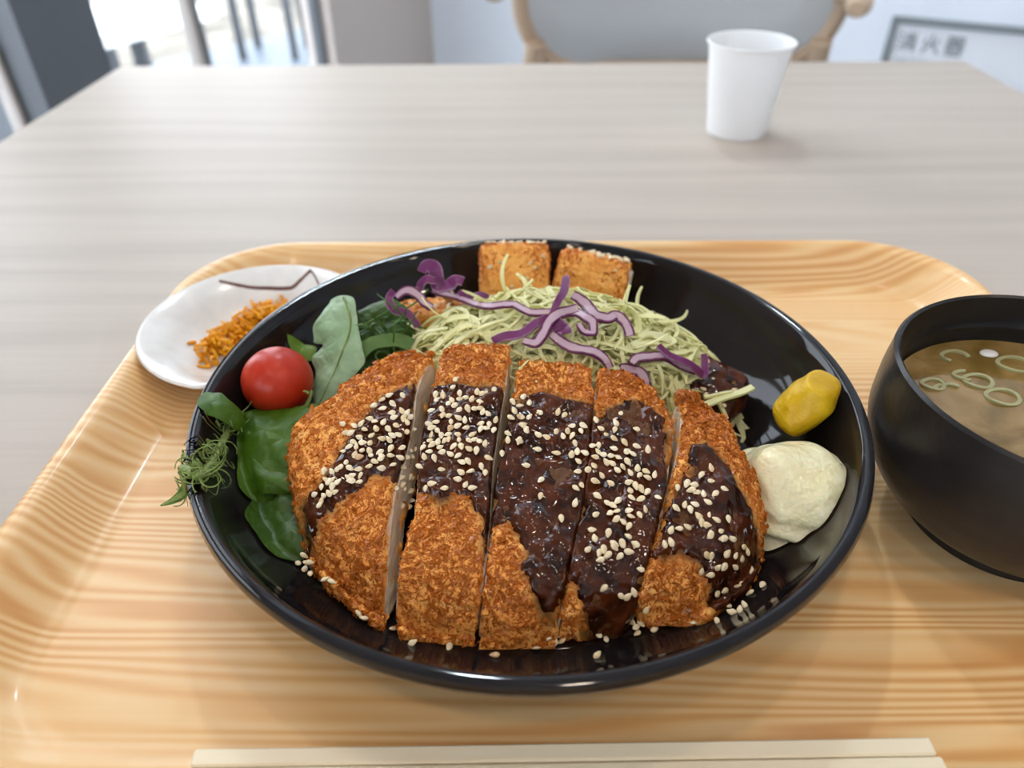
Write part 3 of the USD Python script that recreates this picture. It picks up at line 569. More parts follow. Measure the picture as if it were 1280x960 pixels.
    Pq = np.stack([X2, Y2, Z2], -1); hh = -.0012+.0024*sstep((m2+.0012)/.0026)+(.0048*(fbm(Pq*165, 2, 3)-.5)+.0005*(noise(Pq*560, 4)-.5))*sstep(m2/.002)
    Pq[..., 2] += hh; keep = m2 > -.0011
    f = grid_faces(NT, len(s2)); f = f[keep.ravel()[f].all(1)]
    ms = tm(Pq.reshape(-1, 3)-loc, f); ms.remove_unreferenced_vertices()
    if len(ms.faces):
        a_ = np.cross(ms.vertices[ms.faces[:, 1]]-ms.vertices[ms.faces[:, 0]], ms.vertices[ms.faces[:, 2]]-ms.vertices[ms.faces[:, 0]])
        if a_[:, 2].sum() < 0: ms = tm(ms.vertices, ms.faces[:, ::-1])
        obj('sauce', ms, SAUCE, o, True, label='glossy dark brown sauce coat')
    # bread crumbs
    topi = np.where(N[:len(Vv), 2] > -.2)[0]; topi = topi[(sdv[topi] < rng.uniform(-.003, .001, len(topi)))]
    onside = np.zeros(NT*kR, bool); cols = np.arange(NT*kR) % kR
    cut_r = (cols >= NTOP) & (cols < NTOP+NSD); cut_l = cols >= NTOP+NSD+NBT
    bad = ((cut_r & (i != 4)) | (cut_l & (i != 0)) | ((cols >= NTOP+NSD) & (cols < NTOP+NSD+NBT))); topi = topi[~bad[topi]]
    area = (yb_-yf_)*np.mean(xr-xl); nf = int(min(len(topi)*.9, area*4.2e6))
    wgt = np.ones(len(topi)); rowsi = topi//kR; wgt = (xr-xl)[rowsi]+.002; wgt[cut_l[topi] | cut_r[topi]] *= 2.0; wgt /= wgt.sum()
    pick = rng.choice(topi, nf, replace=False, p=wgt)
    big_ = pick[rng.random(len(pick)) < .13]
    obj('crumbs', cat_([flakes(P1[pick]-N[pick]*.0002-loc, N[pick], .00075, 50+i), flakes(P1[big_]-loc, N[big_], .00125, 70+i)]), CRUMB, cr, False, kind='stuff')

# ------------------------------------------------------------------ cabbage
MC = np.array([.015, .270])
def mound(x, y):
    q = 1-((x-MC[0])/.078)**2-((y-MC[1])/.047)**2
    return .013+.043*np.sqrt(np.clip(q, 0, 1))*(1-.25*np.clip((x-.03)/.06, 0, 1))-.05*np.clip(-q, 0, 1)
r = np.random.default_rng(11); shreds = []
for k in range(800):
    layer_ = r.uniform(-.006, .002) if k < 350 else r.uniform(-.002, .003)
    a0 = r.uniform(0, 2*np.pi); rr0 = math.sqrt(r.uniform(0, 1)); x, y = MC[0]+.070*rr0*math.cos(a0), MC[1]+.043*rr0*math.sin(a0)
    d = r.normal(.0, .75)+(0 if r.random() < .7 else 1.4); cv = r.normal(0, 55); L = r.uniform(.016, .046); n = 13; st_ = L/n; P = []
    for q in range(n):
        P.append((x, y)); d += cv*st_+r.normal(0, .14); x += math.cos(d)*st_; y += math.sin(d)*st_
    P = np.array(P); z = np.maximum(mound(P[:, 0], P[:, 1])+layer_+.0022*np.sin(np.linspace(0, r.uniform(2, 7), n)+r.uniform(0, 6)), .0135)
    w = r.choice([.0013, .0018, .0026, .0038], p=[.35, .3, .22, .13]); wt = w*np.sin(np.linspace(.25, np.pi-.25, n))**.4
    shreds.append(ribbon(np.c_[P, z], wt, .0006, twist=r.uniform(-.5, .5)+np.linspace(0, r.normal(0, .8), n))[0])
for k in range(70):                            # stray shreds that stand off the heap
    a0 = r.uniform(0, 2*np.pi); x, y = MC[0]+.064*math.cos(a0)*r.uniform(.2, 1), MC[1]+.036*math.sin(a0)*r.uniform(.2, 1); z = float(mound(x, y)); d = np.array([r.normal(), r.normal(0, .7), abs(r.normal(.3, .35))]); n = 12; L = r.uniform(.010, .024); ax = r.normal(size=3)*[1, 1, 1]; Q = [np.array([x, y, z])]
    for q in range(n-1): d = d/np.linalg.norm(d)+np.cross(ax, d/np.linalg.norm(d))*.10-np.array([0, 0, .05]); Q.append(Q[-1]+d/np.linalg.norm(d)*L/n)
    shreds.append(ribbon(np.array(Q), r.uniform(.0010, .0021)*np.sin(np.linspace(.5, np.pi-.4, n))**.5, .0006, twist=np.linspace(0, r.normal(0, 1), n))[0])
gx, gy = np.meshgrid(np.linspace(-1, 1, 60), np.linspace(-1, 1, 40)); gx, gy = MC[0]+gx.ravel()*.074, MC[1]+gy.ravel()*.044
core = tm(np.c_[gx, gy, np.maximum(mound(gx, gy)-.0035+.005*(fbm(np.c_[gx, gy, 0*gx]*190, 3, 2)-.5), .0125)], grid_faces(40, 60)); shreds.append(core)
def mp(pts, dz=.004): P = hit(pts, lambda x, y: mound(x, y)+dz); return P
for pts, w in [([(489, 417), (503, 413), (518, 413), (528, 417)], .0042), ([(510, 432), (520, 420), (535, 415), (560, 410)], .002), ([(627, 366), (637, 365), (645, 372), (650, 378)], .0014), ([(660, 373), (672, 364), (682, 363), (688, 376)], .0016), ([(668, 364), (680, 374), (692, 379)], .0014),
               ([(520, 470), (540, 440), (570, 415), (610, 395)], .0022), ([(545, 470), (560, 440), (585, 418), (630, 400)], .002), ([(795, 470), (830, 455), (850, 462), (858, 480)], .0018), ([(800, 422), (818, 418), (840, 425), (815, 435)], .005), ([(780, 440), (800, 428), (825, 430)], .004)]:
    P = smooth_curve(mp(pts), 14); shreds.append(ribbon(P, w*np.sin(np.linspace(.35, np.pi-.35, 14))**.5, .0008)[0])
RB = lambda pts, y: np.vstack([aty([p], yy)[0] for p, yy in zip(pts, y)])
for pts, y, w in [([(878, 508), (905, 497), (925, 491), (941, 484)], [.238, .243, .247, .250], .0030), ([(897, 500), (903, 512), (908, 524)], [.243, .240, .237], .0017), ([(882, 512), (897, 522), (918, 545)], [.238, .234, .228], .0018), ([(880, 497), (898, 493), (915, 490)], [.242, .244, .247], .0012)]:
    P = conform(smooth_curve(RB(pts, y), 12), .0015, False); shreds.append(ribbon(P, w, .0012)[0])
cab = cat_(shreds); cab.vertices = conform(cab.vertices, .0004, False)
obj('shredded_cabbage', cab, CABBAGE, smooth=False, label='heap of pale green shredded cabbage behind the sliced cutlet', cat='cabbage', kind='stuff')
RED = [
    ([(542, 370), (577, 374), (616, 384), (643, 382), (663, 392), (690, 391)], .0036, 'p', .007, 'long red cabbage shred lying across the top left of the cabbage heap'),
    ([(707, 347), (705, 362), (697, 379), (690, 393)], .0030, 'd', .010, 'red cabbage shred sticking upright above the middle of the heap'),
    ([(716, 370), (732, 379), (747, 395), (759, 399), (770, 396), (781, 403), (788, 418)], .0042, 'p', .008, 'wavy red cabbage shred in front of the right fried piece'),
    ([(700, 396), (719, 389), (731, 397), (741, 405), (742, 415), (733, 414), (724, 404)], .0032, 'p', .009, 'red cabbage shred curled into a hook at the middle'),
    ([(722, 384), (703, 390), (688, 402), (679, 416), (668, 428), (655, 426)], .0038, 'p', .010, 'broad pale red cabbage shred running down the middle of the heap'),
    ([(692, 394), (670, 406), (652, 416), (635, 419), (616, 428)], .0034, 'd', .008, 'dark red cabbage shred pointing down towards the second cutlet slice'),
    ([(690, 403), (701, 409), (708, 418)], .0050, 'd', .0085, 'short solid purple cabbage piece at the middle of the heap'),
    ([(689, 419), (710, 432), (733, 437), (752, 447), (763, 460)], .0036, 'p', .007, 'red cabbage shred just above the fourth cutlet slice'),
    ([(776, 463), (796, 463), (805, 476), (811, 490)], .0042, 'p', .006, 'red cabbage shred bent over the corner of the fourth cutlet slice'),
    ([(790, 455), (796, 447), (812, 445), (835, 448), (852, 455), (870, 462)], .0038, 'p', .007, 'pale red cabbage shred at the right end of the heap'),
    ([(823, 431), (843, 447), (866, 459), (879, 468), (881, 455), (880, 443)], .0026, 'd', .010, 'purple cabbage shred with upturned tip at the far right of the heap'),
    ([(492, 362), (486, 376), (495, 389), (509, 390), (517, 400), (522, 410)], .0030, 'd', .327, 'looped red cabbage shred at the far left of the heap'),
    ([(496, 371), (512, 364), (524, 369), (531, 380), (540, 386)], .0036, 'p', .328, 'red cabbage shred arching beside the looped one on the left'),
    ([(527, 341), (535, 333), (543, 336), (546, 349), (549, 358), (561, 358), (570, 351), (579, 352)], .0052, 'd', .338, 'frilled purple cabbage leaf piece standing at the upper left'),
    ([(573, 366), (585, 371), (600, 370), (611, 370)], .0026, 'd', .336, 'thin purple cabbage shred touching the left fried piece'),
    ([(524, 364), (526, 355), (536, 350), (545, 349)], .0030, 'd', .334, 'small purple cabbage curl below the frilled leaf piece')]
for k, (pts, w, kind, dz, lab) in enumerate(RED):
    P = mp(pts, dz) if dz < .1 else np.array([along(p, dz) for p in pts]); n = max(18, len(pts)*7)
    P = conform(smooth_curve(P, n), .003, False); P[:, 2] += .0006*np.sin(np.linspace(0, 9, n)+k)
    wv = 1.3*w*(.8+.3*fbm(np.c_[np.linspace(0, 4, n), np.full(n, k), np.zeros(n)], 2, k))*np.sin(np.linspace(.45, np.pi-.45, n))**.4
    view = np.array([0, 0, H])-P; view /= np.linalg.norm(view, axis=1, keepdims=True)
    mr, u = ribbon(P, wv, .0011, up=.6*view+np.array([0, 0, .5]), twist=.3*np.sin(np.linspace(0, 6, n)+k))
    c = P.mean(0); o = usdkit.mesh(stage, numbered('/World/red_cabbage_shred'), tm(mr.vertices-c, mr.faces), RED_PALE if kind == 'p' else RED_DEEP, smooth=False)
    o.AddTranslateOp().Set(Gf.Vec3d(*map(float, c)))
    UsdGeom.PrimvarsAPI(o).CreatePrimvar('across', Sdf.ValueTypeNames.FloatArray, 'vertex').Set(u.astype(np.float32).tolist())
    tag(o, lab, 'red cabbage')

# ------------------------------------------------------------------ fried pieces at the back
def lump(size, rot=(0, 0, 0), seed=0, e=.45, sub=5):
    m = trimesh.creation.icosphere(sub); v = np.array(m.vertices)
    v = np.sign(v)*np.abs(v)**e; v /= np.maximum(np.abs(v).max(1, keepdims=True), 1e-9)**.6
    v = v/np.abs(v).max(0)*np.array(size)/2
    mm = tm(v, m.faces); Mx = trimesh.transformations.euler_matrix(*rot); mm.apply_transform(Mx); return mm
BP = [((-.0035, .3230, .0360), (.034, .020, .046), (-.50, .03, .06), .0, 'crumbed fried piece standing behind the cabbage, left of two'),
      ((.0330, .3170, .0345), (.035, .021, .044), (-.42, .10, -.26), .0, 'crumbed fried piece standing behind the cabbage with its cut side at the right'),
      ((.0800, .2580, .0215), (.034, .027, .019), (.1, .15, -.5), .95, 'sauce covered fried piece at the right end of the cabbage'),
      ((-.045, .2980, .0280), (.046, .024, .028), (-.2, 0, .25), .15, 'crumbed fried piece half hidden behind the purple cabbage at left')]
for k, (c, size, rot, stn, lab) in enumerate(BP):
    m = lump(size, rot, k, (.45, .45, .95, .7)[k]); c = np.array(c); P0 = np.array(m.vertices); N = np.array(m.vertex_normals)
    P1 = P0+N*(crumb(P0+c, 40+k, .0012, .0008))[:, None]
    o, loc = thing('fried_piece', lab, 'fried food', c)
    stain = np.clip(np.full(len(P0), stn)+.5*(fbm((P0+c)*110, 3, k)-.5)*(stn > 0), 0, .96)
    P1 = conform(P1+c, .0004, False)-c
    cr = obj('crust', tm(P1, m.faces), CRUST, o, True, prim={'stain': stain})
    if stn < .9:
        pick = np.random.default_rng(k).choice(len(P1), 2600, replace=False); obj('crumbs', flakes(P1[pick], N[pick], .0008, 80+k), CRUMB, cr, False, kind='stuff')
    else:
        P2 = P0+N*(.0008+.0060*(fbm((P0+c)*130, 3, 77)-.40))[:, None]; up_ = (N[:, 2] > -.2); f = m.faces[up_[m.faces].all(1)]
        ms = tm(P2, f); ms.remove_unreferenced_vertices(); obj('sauce', ms, SAUCE, o, True, label='glossy dark brown sauce coat')
    if k == 1:
        mt = rbox(size[0]/2-.002, size[0]/2+.0012, -size[1]/2+.003, size[1]/2-.004, -size[2]/2+.003, size[2]/2-.004, .001); mt.apply_transform(trimesh.transformations.euler_matrix(*rot))
        obj('filling', mt, MEAT, o, 40, label='pale cut face at the right end')

# ------------------------------------------------------------------ leaves, sprig, tomato
def leaf(name, px, o, n, m, label, bulge=.004, wave=.0015, seed=0, vein=None, curl=0.0, step=.0016):
    P = onplane(px, o, n); n = np.array(n, float)/np.linalg.norm(n); e1 = np.cross([0, 1.0, 0.2], n); e1 /= np.linalg.norm(e1); e2 = np.cross(n, e1)
    c = P.mean(0); uv = np.c_[(P-c)@e1, (P-c)@e2]; uv = np.vstack([uv, uv[:1]])
    uv = smooth_curve(np.c_[uv, np.zeros(len(uv))], 90)[:-1, :2]
    V, T, D, nb = patch(uv, 0, step); ext = np.abs(V).max()
    h = bulge*np.sqrt(np.clip(D/.012, 0, 1))+wave*2*(fbm(np.c_[V*130, np.full(len(V), seed*1.0)], 3, seed)-.5)-curl*(V[:, 0]/ext)**2
    if n[2] < 0: n = -n
    Q = V[:, :1]*e1+V[:, 1:]*e2+h[:, None]*n
    mm = shell(conform(Q+c, .0008)-c, conform(Q-.00045*n+c, .0003)-c, T, nb)
    if (np.cross(Q[T[:, 1]]-Q[T[:, 0]], Q[T[:, 2]]-Q[T[:, 0]])@n).sum() < 0: mm = tm(mm.vertices, mm.faces[:, ::-1])
    t, loc = thing(name, label, 'leaf', c)
    obj('blade', mm, m, t, 60)
    if vein:
        Pv = smooth_curve(onplane(vein, o, n), 24)-c; q = np.c_[Pv@e1, Pv@e2]; dist, idx = __import__('scipy.spatial', fromlist=['cKDTree']).cKDTree(V).query(q)
        Pv = q[:, :1]*e1+q[:, 1:]*e2+(np.convolve(np.r_[[h[idx][0]]*2, h[idx], [h[idx][-1]]*2], np.ones(5)/5, 'valid')[:, None]+.0002)*n
        obj('midrib', tube(Pv, np.linspace(.0006, .0002, 24), 6, up=n), SPRIG, t, 60)
    return t
def bowl_top(x, y):
    q = np.hypot(x-PC[0], y-PC[1]); return np.where(q < .1291, np.interp(q, np.r_[PIN[:, 0], .1262, .1291], np.r_[PIN[:, 1], .0460, .0450]), -1)
leaf('baby_leaf', [(412, 374), (427, 368), (441, 372), (447, 403), (452, 428), (456, 449), (447, 467), (430, 482), (408, 509), (396, 511), (391, 487), (393, 462), (388, 449), (404, 430), (391, 428), (390, 414), (403, 393)], along((420, 440), .318), (-.25, -.62, .75), LEAF_PALE, 'large pale green leaf standing behind the tomato', seed=1, vein=[(430, 372), (440, 410), (425, 460), (402, 505)], bulge=.003, wave=.002)
leaf('baby_leaf', [(447, 388), (468, 378), (490, 373), (512, 390), (518, 425), (500, 450), (478, 458), (452, 482), (440, 470), (448, 430)], along((480, 420), .335), (.1, -.5, .85), LEAF_DARK, 'dark green leaf between the pale leaf and the cabbage', seed=2, wave=.003)
leaf('baby_leaf', [(364, 437), (380, 431), (396, 434), (392, 450), (376, 452), (366, 448)], along((380, 440), .345), (.0, -.5, .85), LEAF_LIME, 'small lime green leaf peeking out behind the tomato', seed=3, bulge=.002)
leaf('baby_leaf', [(302, 518), (314, 512), (340, 509), (370, 510), (396, 503), (408, 520), (400, 560), (385, 600), (345, 625), (318, 634), (306, 628), (301, 591), (299, 550)], along((345, 560), .292), (-.18, -.30, .93), LEAF_MID, 'broad bright green leaf in front of the tomato', seed=4, bulge=.006, wave=.0015)
leaf('baby_leaf', [(316, 572), (322, 577), (336, 588), (358, 592), (368, 600), (360, 616), (332, 618), (318, 600)], along((340, 597), .278), (-.1, -.4, .9), LEAF_MID, 'small green leaf tip lying on the broad bright leaf', seed=5, bulge=.003)
leaf('baby_leaf', [(340, 604), (360, 598), (382, 600), (390, 640), (388, 690), (372, 703), (352, 709), (328, 688), (314, 662), (319, 638), (331, 621)], along((352, 655), .272), (-.22, -.22, .95), LEAF_DARK, 'dark green leaf at the front left of the cutlet', seed=6, bulge=.004, wave=.002)
leaf('baby_leaf', [(249, 500), (258, 488), (272, 491), (288, 503), (303, 513), (308, 528), (294, 533), (280, 529), (263, 522), (252, 513)], hit([(279, 513)], bowl_top)[0]-ray([(279, 513)])[0]*.009, (.35, -.25, .9), LEAF_MID, 'small folded leaf resting on the left wall of the plate', seed=7, bulge=.003, wave=.003, curl=.004)
sg, loc = thing('mizuna_sprig', 'feathery mizuna sprig hanging over the left rim of the plate', 'greens', hit([(262, 583)], lambda x, y: np.where(np.hypot(x-.0023, y-.2328) < .1291, .044, -1))[0])
mpx = [(302, 518), (290, 529), (278, 552), (262, 583), (250, 598)]
mw = hit(mpx, lambda x, y: bowl_top(x, y)+.004)
mw = np.vstack([mw, [mw[-1]+(along((225, 622), .262)-mw[-1])*.6], [along((201, 632), .266)]]); mw[-2] = along((228, 618), .264)
main = smooth_curve(mw, 40)-loc
main = conform(main+loc, .0022)-loc
obj('stem', tube(main, np.interp(np.linspace(0, 1, 40), [0, .3, .7, .9, 1], [.0010, .0016, .0019, .0014, .0003]), 8, flat=.7), SPRIG, sg, 60)
r = np.random.default_rng(5); tend = []
for k in range(85):
    i0 = int(r.uniform(4, 36)); p = main[i0]; d = r.normal(size=3)*[1, .8, .5]+np.array([.2, -.15, .2]); d /= np.linalg.norm(d); L = r.uniform(.006, .019); n = 16; ax = r.normal(size=3); ax /= np.linalg.norm(ax); Q = [p]
    th_ = r.choice([-1, 1])*r.uniform(1.2, 3.2)/n
    for q in range(n-1): d = d+np.cross(ax, d)*th_*2; d /= np.linalg.norm(d); Q.append(Q[-1]+d*L/n)
    Q = np.array(Q); tend.append(tube(Q, np.linspace(.00042, .00018, n), 5))
tend = cat_(tend); tend.vertices = conform(tend.vertices+loc, .0004)-loc
obj('tendrils', tend, SPRIG, sg, False, kind='stuff')
tipP = smooth_curve(main[[-9, -5, -1]], 12); obj('leaf_tip', ribbon(tipP, .0045*np.sin(np.linspace(.5, np.pi-.1, 12)), .0006, up=(0, -.5, .8))[0], SPRIG_DARK, sg, 60)
fr, loc = thing('mizuna_sprig', 'curly mizuna stems between the pale leaf and the cabbage', 'greens', along((480, 425), .326))
st2 = []
for k in range(34):
    p = along((r.uniform(452, 512), r.uniform(392, 452)), .324+r.uniform(0, .006))-loc; d = r.normal(size=3)*[1, .5, .8]; d /= np.linalg.norm(d); ax = r.normal(size=3); n = 14; Q = [p]; L = r.uniform(.012, .026); th_ = r.uniform(-3, 3)/n
    for q in range(n-1): d = d+np.cross(ax, d)*th_; d /= np.linalg.norm(d); Q.append(Q[-1]+d*L/n)
    st2.append(tube(np.array(Q), np.linspace(.0006, .00025, n), 5))
P = smooth_curve(np.array([along(p, t) for p, t in [((447, 448), .316), ((470, 428), .318), ((495, 425), .32), ((515, 432), .32)]]), 20)-loc
obj('stem', ribbon(P, .006, .001, up=(0, -.6, .8))[0], SPRIG_DARK, fr, 60)
st2 = cat_(st2); st2.vertices = conform(st2.vertices+loc, .0004, False)-loc
obj('tendrils', st2, SPRIG_DARK, fr, False, kind='stuff')

tc = along((347, 476), .309); tr_ = 44/F*.309*.99
m = trimesh.creation.icosphere(5); v = np.array(m.vertices)*[1, 1, .97]; v = v*(1+.012*(fbm(v*1.4+3, 2, 5)-.5)[:, None])*tr_
to, loc = thing('cherry_tomato', 'red cherry tomato among the green leaves', 'tomato', tc)
obj('fruit', tm(v, m.faces), TOMATO, to, True)
sep = []
for pts in ([(388, 497), (384, 504), (377, 510)], [(386, 492), (381, 489), (379, 489)], [(390, 488), (387, 500), (380, 511), (368, 515)]):
    sep.append(tube(smooth_curve(np.array([along(p, .297) for p in pts]), 10)-tc, np.linspace(.0007, .0003, 10), 6))
obj('calyx', cat_(sep), SPRIG, to, 60)

# ------------------------------------------------------------------ tartar sauce, mustard
m = trimesh.creation.icosphere(5); v = np.array(m.vertices)
def dollop(v, size, seed, ridg):
    q = v.copy(); rr_ = 1+.16*(fbm(q*1.3+seed, 2, seed)-.5)*2+ridg*np.sin(15*q[:, 2]+4*q[:, 0]+2*np.sin(3*q[:, 1]))*np.clip(1-np.abs(q[:, 2]), 0, 1)
    return q*rr_[:, None]*size
mc = np.array([.1005, .1925, .0235])
q = dollop(v, np.array([.0225, .0240, .0145]), 3, .085)
top_ = q[:, 2] > 0; q[:, 2] += .006*np.exp(-((q[:, 0]+.001)**2+(q[:, 1]-.010)**2)/.00008)*top_
q = q@trimesh.transformations.euler_matrix(0, -.32, .5)[:3, :3].T
obj('tartar_sauce', tm(conform(q+mc, .0004, False), m.faces), MAYO, smooth=True, label='cream coloured dollop of tartar sauce at the right of the cutlet', cat='sauce')
ms_ = np.array([along((976, 533), .299), along((990, 521), .2965), along((1006, 506), .293), along((1021, 490), .290), along((1031, 477), .2865)])
P = smooth_curve(ms_, 110); rad = np.interp(np.linspace(0, 1, 110), [0, .02, .06, .12, .2, .4, .75, .93, .97, .99, 1], [.001, .0040, .0064, .0080, .0090, .0097, .0092, .0084, .0078, .0066, .0052])
mm = tube(P, rad, 60, flat=.9); vv = np.array(mm.vertices); vv = vv+np.array(mm.vertex_normals)*(.0003*np.sin(vv@np.array([310., 190, 270]))+.0003*np.sin(vv@np.array([-220., 330, 410])+1)+.0002*np.sin(vv@np.array([600., -500, 350])))[:, None]
obj('mustard', tm(conform(vv, .0004, False), mm.faces), MUSTARD, smooth=True, label='bright yellow dab of mustard on the right wall of the plate', cat='mustard')

# ------------------------------------------------------------------ sesame seeds
A1 = [(655,380),(588,378),(552,400),(508,430),(553,445),(605,420),(600,465),(648,455),(612,487),(676,465),(658,495),(676,512),(690,490),(623,530),(558,512),(488,495),(450,518),(355,520),(410,530),(515,510),(465,550),(520,545),(583,547),(632,575),(600,578),(548,595),(583,600),(500,580),(437,588),(395,565),(370,565),(455,615),(490,617),(410,612),(385,637),(423,635),(452,655),(488,660),(358,660),(540,662),(594,645),(593,680),(495,680),(437,685),(415,675),(548,693),(515,708),(605,728),(545,740),(486,735),(545,680),(372,712),(328,745),(300,758),(260,757),(345,735),(390,743),(432,748),(268,800),(305,800),(330,812),(382,790),(400,780),(445,780),(437,812),(285,810),(250,838),(300,835),(316,860),(217,872),(260,880),(285,868),(240,925),(250,905),(395,805),(675,560),(705,550)]
A2 = [(920,297),(905,338),(818,375),(855,377),(825,402),(798,455),(940,370),(938,398),(900,402),(968,390),(1000,397),(1040,410),(1025,360),(1048,370),(1075,370),(1110,355),(880,425),(850,450),(910,430),(935,455),(980,445),(1015,445),(1035,445),(1055,460),(1080,470),(855,480),(885,480),(965,500),(930,490),(895,513),(820,513),(785,520),(800,540),(830,555),(890,543),(930,530),(970,540),(1045,520),(1085,525),(1120,500),(1145,485),(1140,525),(1045,548),(1110,555),(1070,545),(800,575),(845,580),(880,575),(925,575),(985,605),(1005,575),(1015,600),(1035,608),(1065,618),(790,605),(830,610),(860,605),(885,600),(935,600),(800,625),(840,638),(755,640),(785,660),(850,660),(908,635),(945,635),(985,645),(1023,655),(890,673),(930,682),(760,685),(810,693),(948,712),(980,710),(1083,693),(1047,733),(737,735),(847,750),(992,760),(945,762),(1065,767),(928,797),(968,825),(1003,842),(800,820),(770,845),(862,843)]
A23 = [(1205,410),(1240,432),(1255,385),(1210,455),(1245,487),(1255,525),(1270,555),(1195,490),(1180,515),(1165,550),(1180,570),(1160,610),(1180,600),(1237,605),(1150,670),(1132,745),(1268,730)]
C3 = [(182,325),(208,350),(253,390),(208,408),(170,410),(180,445),(193,462),(165,510),(245,485),(280,495),(240,547),(320,563),(197,613),(255,675),(255,743),(342,837),(330,387),(355,403),(320,473),(350,490),(388,448),(367,468),(390,490),(400,520),(425,470),(385,567),(410,555),(413,595),(435,445),(410,640),(430,697),(403,710),(432,748),(403,770)]
C4 = [(487,422),(593,395),(508,458),(570,433),(568,463),(530,485),(465,482),(467,503),(563,500),(608,517),(660,533),(658,460),(707,545),(475,530),(500,530),(440,560),(563,543),(495,555),(518,567),(485,577),(552,572),(580,580),(618,555),(640,565),(533,597),(555,605),(477,615),(457,630),(622,597),(600,620),(578,633),(632,643),(663,625),(670,655),(700,640),(512,655),(485,680),(550,688),(628,683),(702,665),(735,650),(655,700),(680,712),(632,720),(703,725),(495,742),(750,750),(637,750),(677,755),(580,763),(538,775),(560,783),(630,803),(693,797),(545,815),(575,807),(672,823),(635,830),(573,840),(600,850),(487,820),(627,870),(472,885),(540,898),(622,912),(483,920),(600,942),(655,945),(565,945)]
D4 = [(265,243),(318,243),(333,262),(306,278),(302,255),(356,233),(385,222),(428,225),(407,250),(375,266),(320,376),(380,405),(402,405),(424,390),(446,312)]
C5 = [(970,622),(933,655),(972,680),(1028,713),(990,733),(870,690),(900,695),(830,708),(890,717),(940,733),(913,728),(957,768),(903,777),(860,778),(885,800),(825,793),(920,827),(963,825),(993,843),(1045,838),(932,855),(953,863),(872,872),(838,880),(803,885),(1013,890),(968,905),(1023,920),(1060,922),(805,935),(777,945)]
D5 = [(466,452),(733,205),(766,203),(690,190),(805,233),(817,250),(676,262),(692,265),(747,256),(776,263),(798,273),(717,303),(736,303),(774,302),(657,317),(688,330),(832,317),(840,333),(797,360),(787,373),(822,365),(830,395),(870,367),(737,385),(712,395)]
P6 = [(90,490),(350,447),(430,395),(462,415),(480,370),(505,405),(730,368),(773,388),(723,488),(940,287),(963,318),(990,295),(968,358),(1072,333)]
P5 = [(768,413),(990,440),(645,330),(465,265),(430,232)]
PD = [(747,437),(760,465),(793,452),(808,435),(713,493),(633,500),(770,460)]
PL = [(990,565),(1020,610),(1000,625),(975,668),(1040,670),(1070,665),(1030,715),(1075,757),(1195,800),(1245,820)]
G12 = [(640,690),(670,690),(698,685),(650,640),(690,655),(715,650),(655,735),(645,790),(620,842),(650,825),(690,790),(700,795),(690,860),(660,840),(650,935),(685,940),(700,905)]
c1 = lambda L: [(340+x/4, 400+y/4) for x, y in L]
c2 = lambda L: [(600+x/3.368, 400+y/3.368) for x, y in L]
c4 = lambda L: [(640+x/2.783, 600+y/2.783) for x, y in L]
zf = np.array
def food_top(x, y):
    x, y = np.asarray(x), np.asarray(y); q = shapely.points(np.c_[x, y]); z = np.maximum(plate_z(x, y), PZ); s_ = S(x, y)
    e_ = shapely.distance(slice_poly[0], q); slope = .0290+.265*(y-.14)+.0010-e_/.0036*.0165
    z = np.where((e_ < .0036) & (x > -.075) & (y < .24), np.maximum(z, slope), z)
    for pg in slice_poly: z = np.where(shapely.contains(pg, q), np.maximum(z, s_+.0016), z)
    return z
def seed_mesh(L=.0032, W=.0020, T=.0012):
    m = trimesh.creation.icosphere(2); v = np.array(m.vertices); tp = 1-.42*np.clip(v[:, 0], -.2, 1)
    return tm(np.c_[v[:, 0]*L/2, v[:, 1]*W/2*tp, v[:, 2]*T/2*tp], m.faces)
SM = seed_mesh(); rs = np.random.default_rng(3); NSEED = [0]
def seed_place(P):
    e = .0012; P = np.asarray(P); out = []
    zx = (S(P[:, 0]+e, P[:, 1])-S(P[:, 0]-e, P[:, 1]))/(2*e); zy = (S(P[:, 0], P[:, 1]+e)-S(P[:, 0], P[:, 1]-e))/(2*e)
    for p, a, b in zip(P, zx, zy):
        n = np.array([-np.clip(a, -1, 1), -np.clip(b, -1.2, 1.2), 1]) if p[2] > PZ+.002 else np.array([0, 0, 1.0])
        n = n/np.linalg.norm(n)+rs.normal(0, .22, 3); n /= np.linalg.norm(n); x = np.cross(n, rs.normal(size=3)); x /= np.linalg.norm(x); y = np.cross(n, x)
        M = np.eye(4); s = rs.uniform(.86, 1.12); M[:3, 0] = x*s; M[:3, 1] = y*s; M[:3, 2] = n*s; M[:3, 3] = p+n*.0004; out.append(M)
    return out
def seeds(px, label, group):
    P = hit(px, food_top, .2, .36, 900); P = P-ray(px)*.0003
    kept = []
    for p in P:
        for q in kept:
            if np.linalg.norm(p-q) < .0011: p = p+np.array([0, 0, .0007])
        kept.append(p)
    py = np.array([p[1] for p in px]); third = np.searchsorted(np.quantile(py, [1/3, 2/3]), py)
    for M, th3 in zip(seed_place(kept), third):
        NSEED[0] += 1; part = ('far', 'middle', 'near')[th3]
        o = usdkit.mesh(stage, numbered('/World/sesame_seed'), SM, SEED[int(rs.choice(5, p=[.3, .28, .2, .2, .02]))], smooth=True)
        o.AddTransformOp().Set(Gf.Matrix4d(*M.T.ravel().tolist())); tag(o, f'pale sesame seed, {part} part of the scatter {label}', 'sesame seed', f'{group}, {part} part')
seeds(c1(A1), 'on the leftmost cutlet slice', 'sesame seeds on the leftmost cutlet slice')
seeds(c1(A2)[:80], 'on the second cutlet slice from left', 'sesame seeds on the second cutlet slice')
seeds(c2(C3), 'on the middle cutlet slice', 'sesame seeds on the middle cutlet slice')
seeds(c2(C4)[:56], 'on the fourth cutlet slice from left', 'sesame seeds on the fourth cutlet slice')
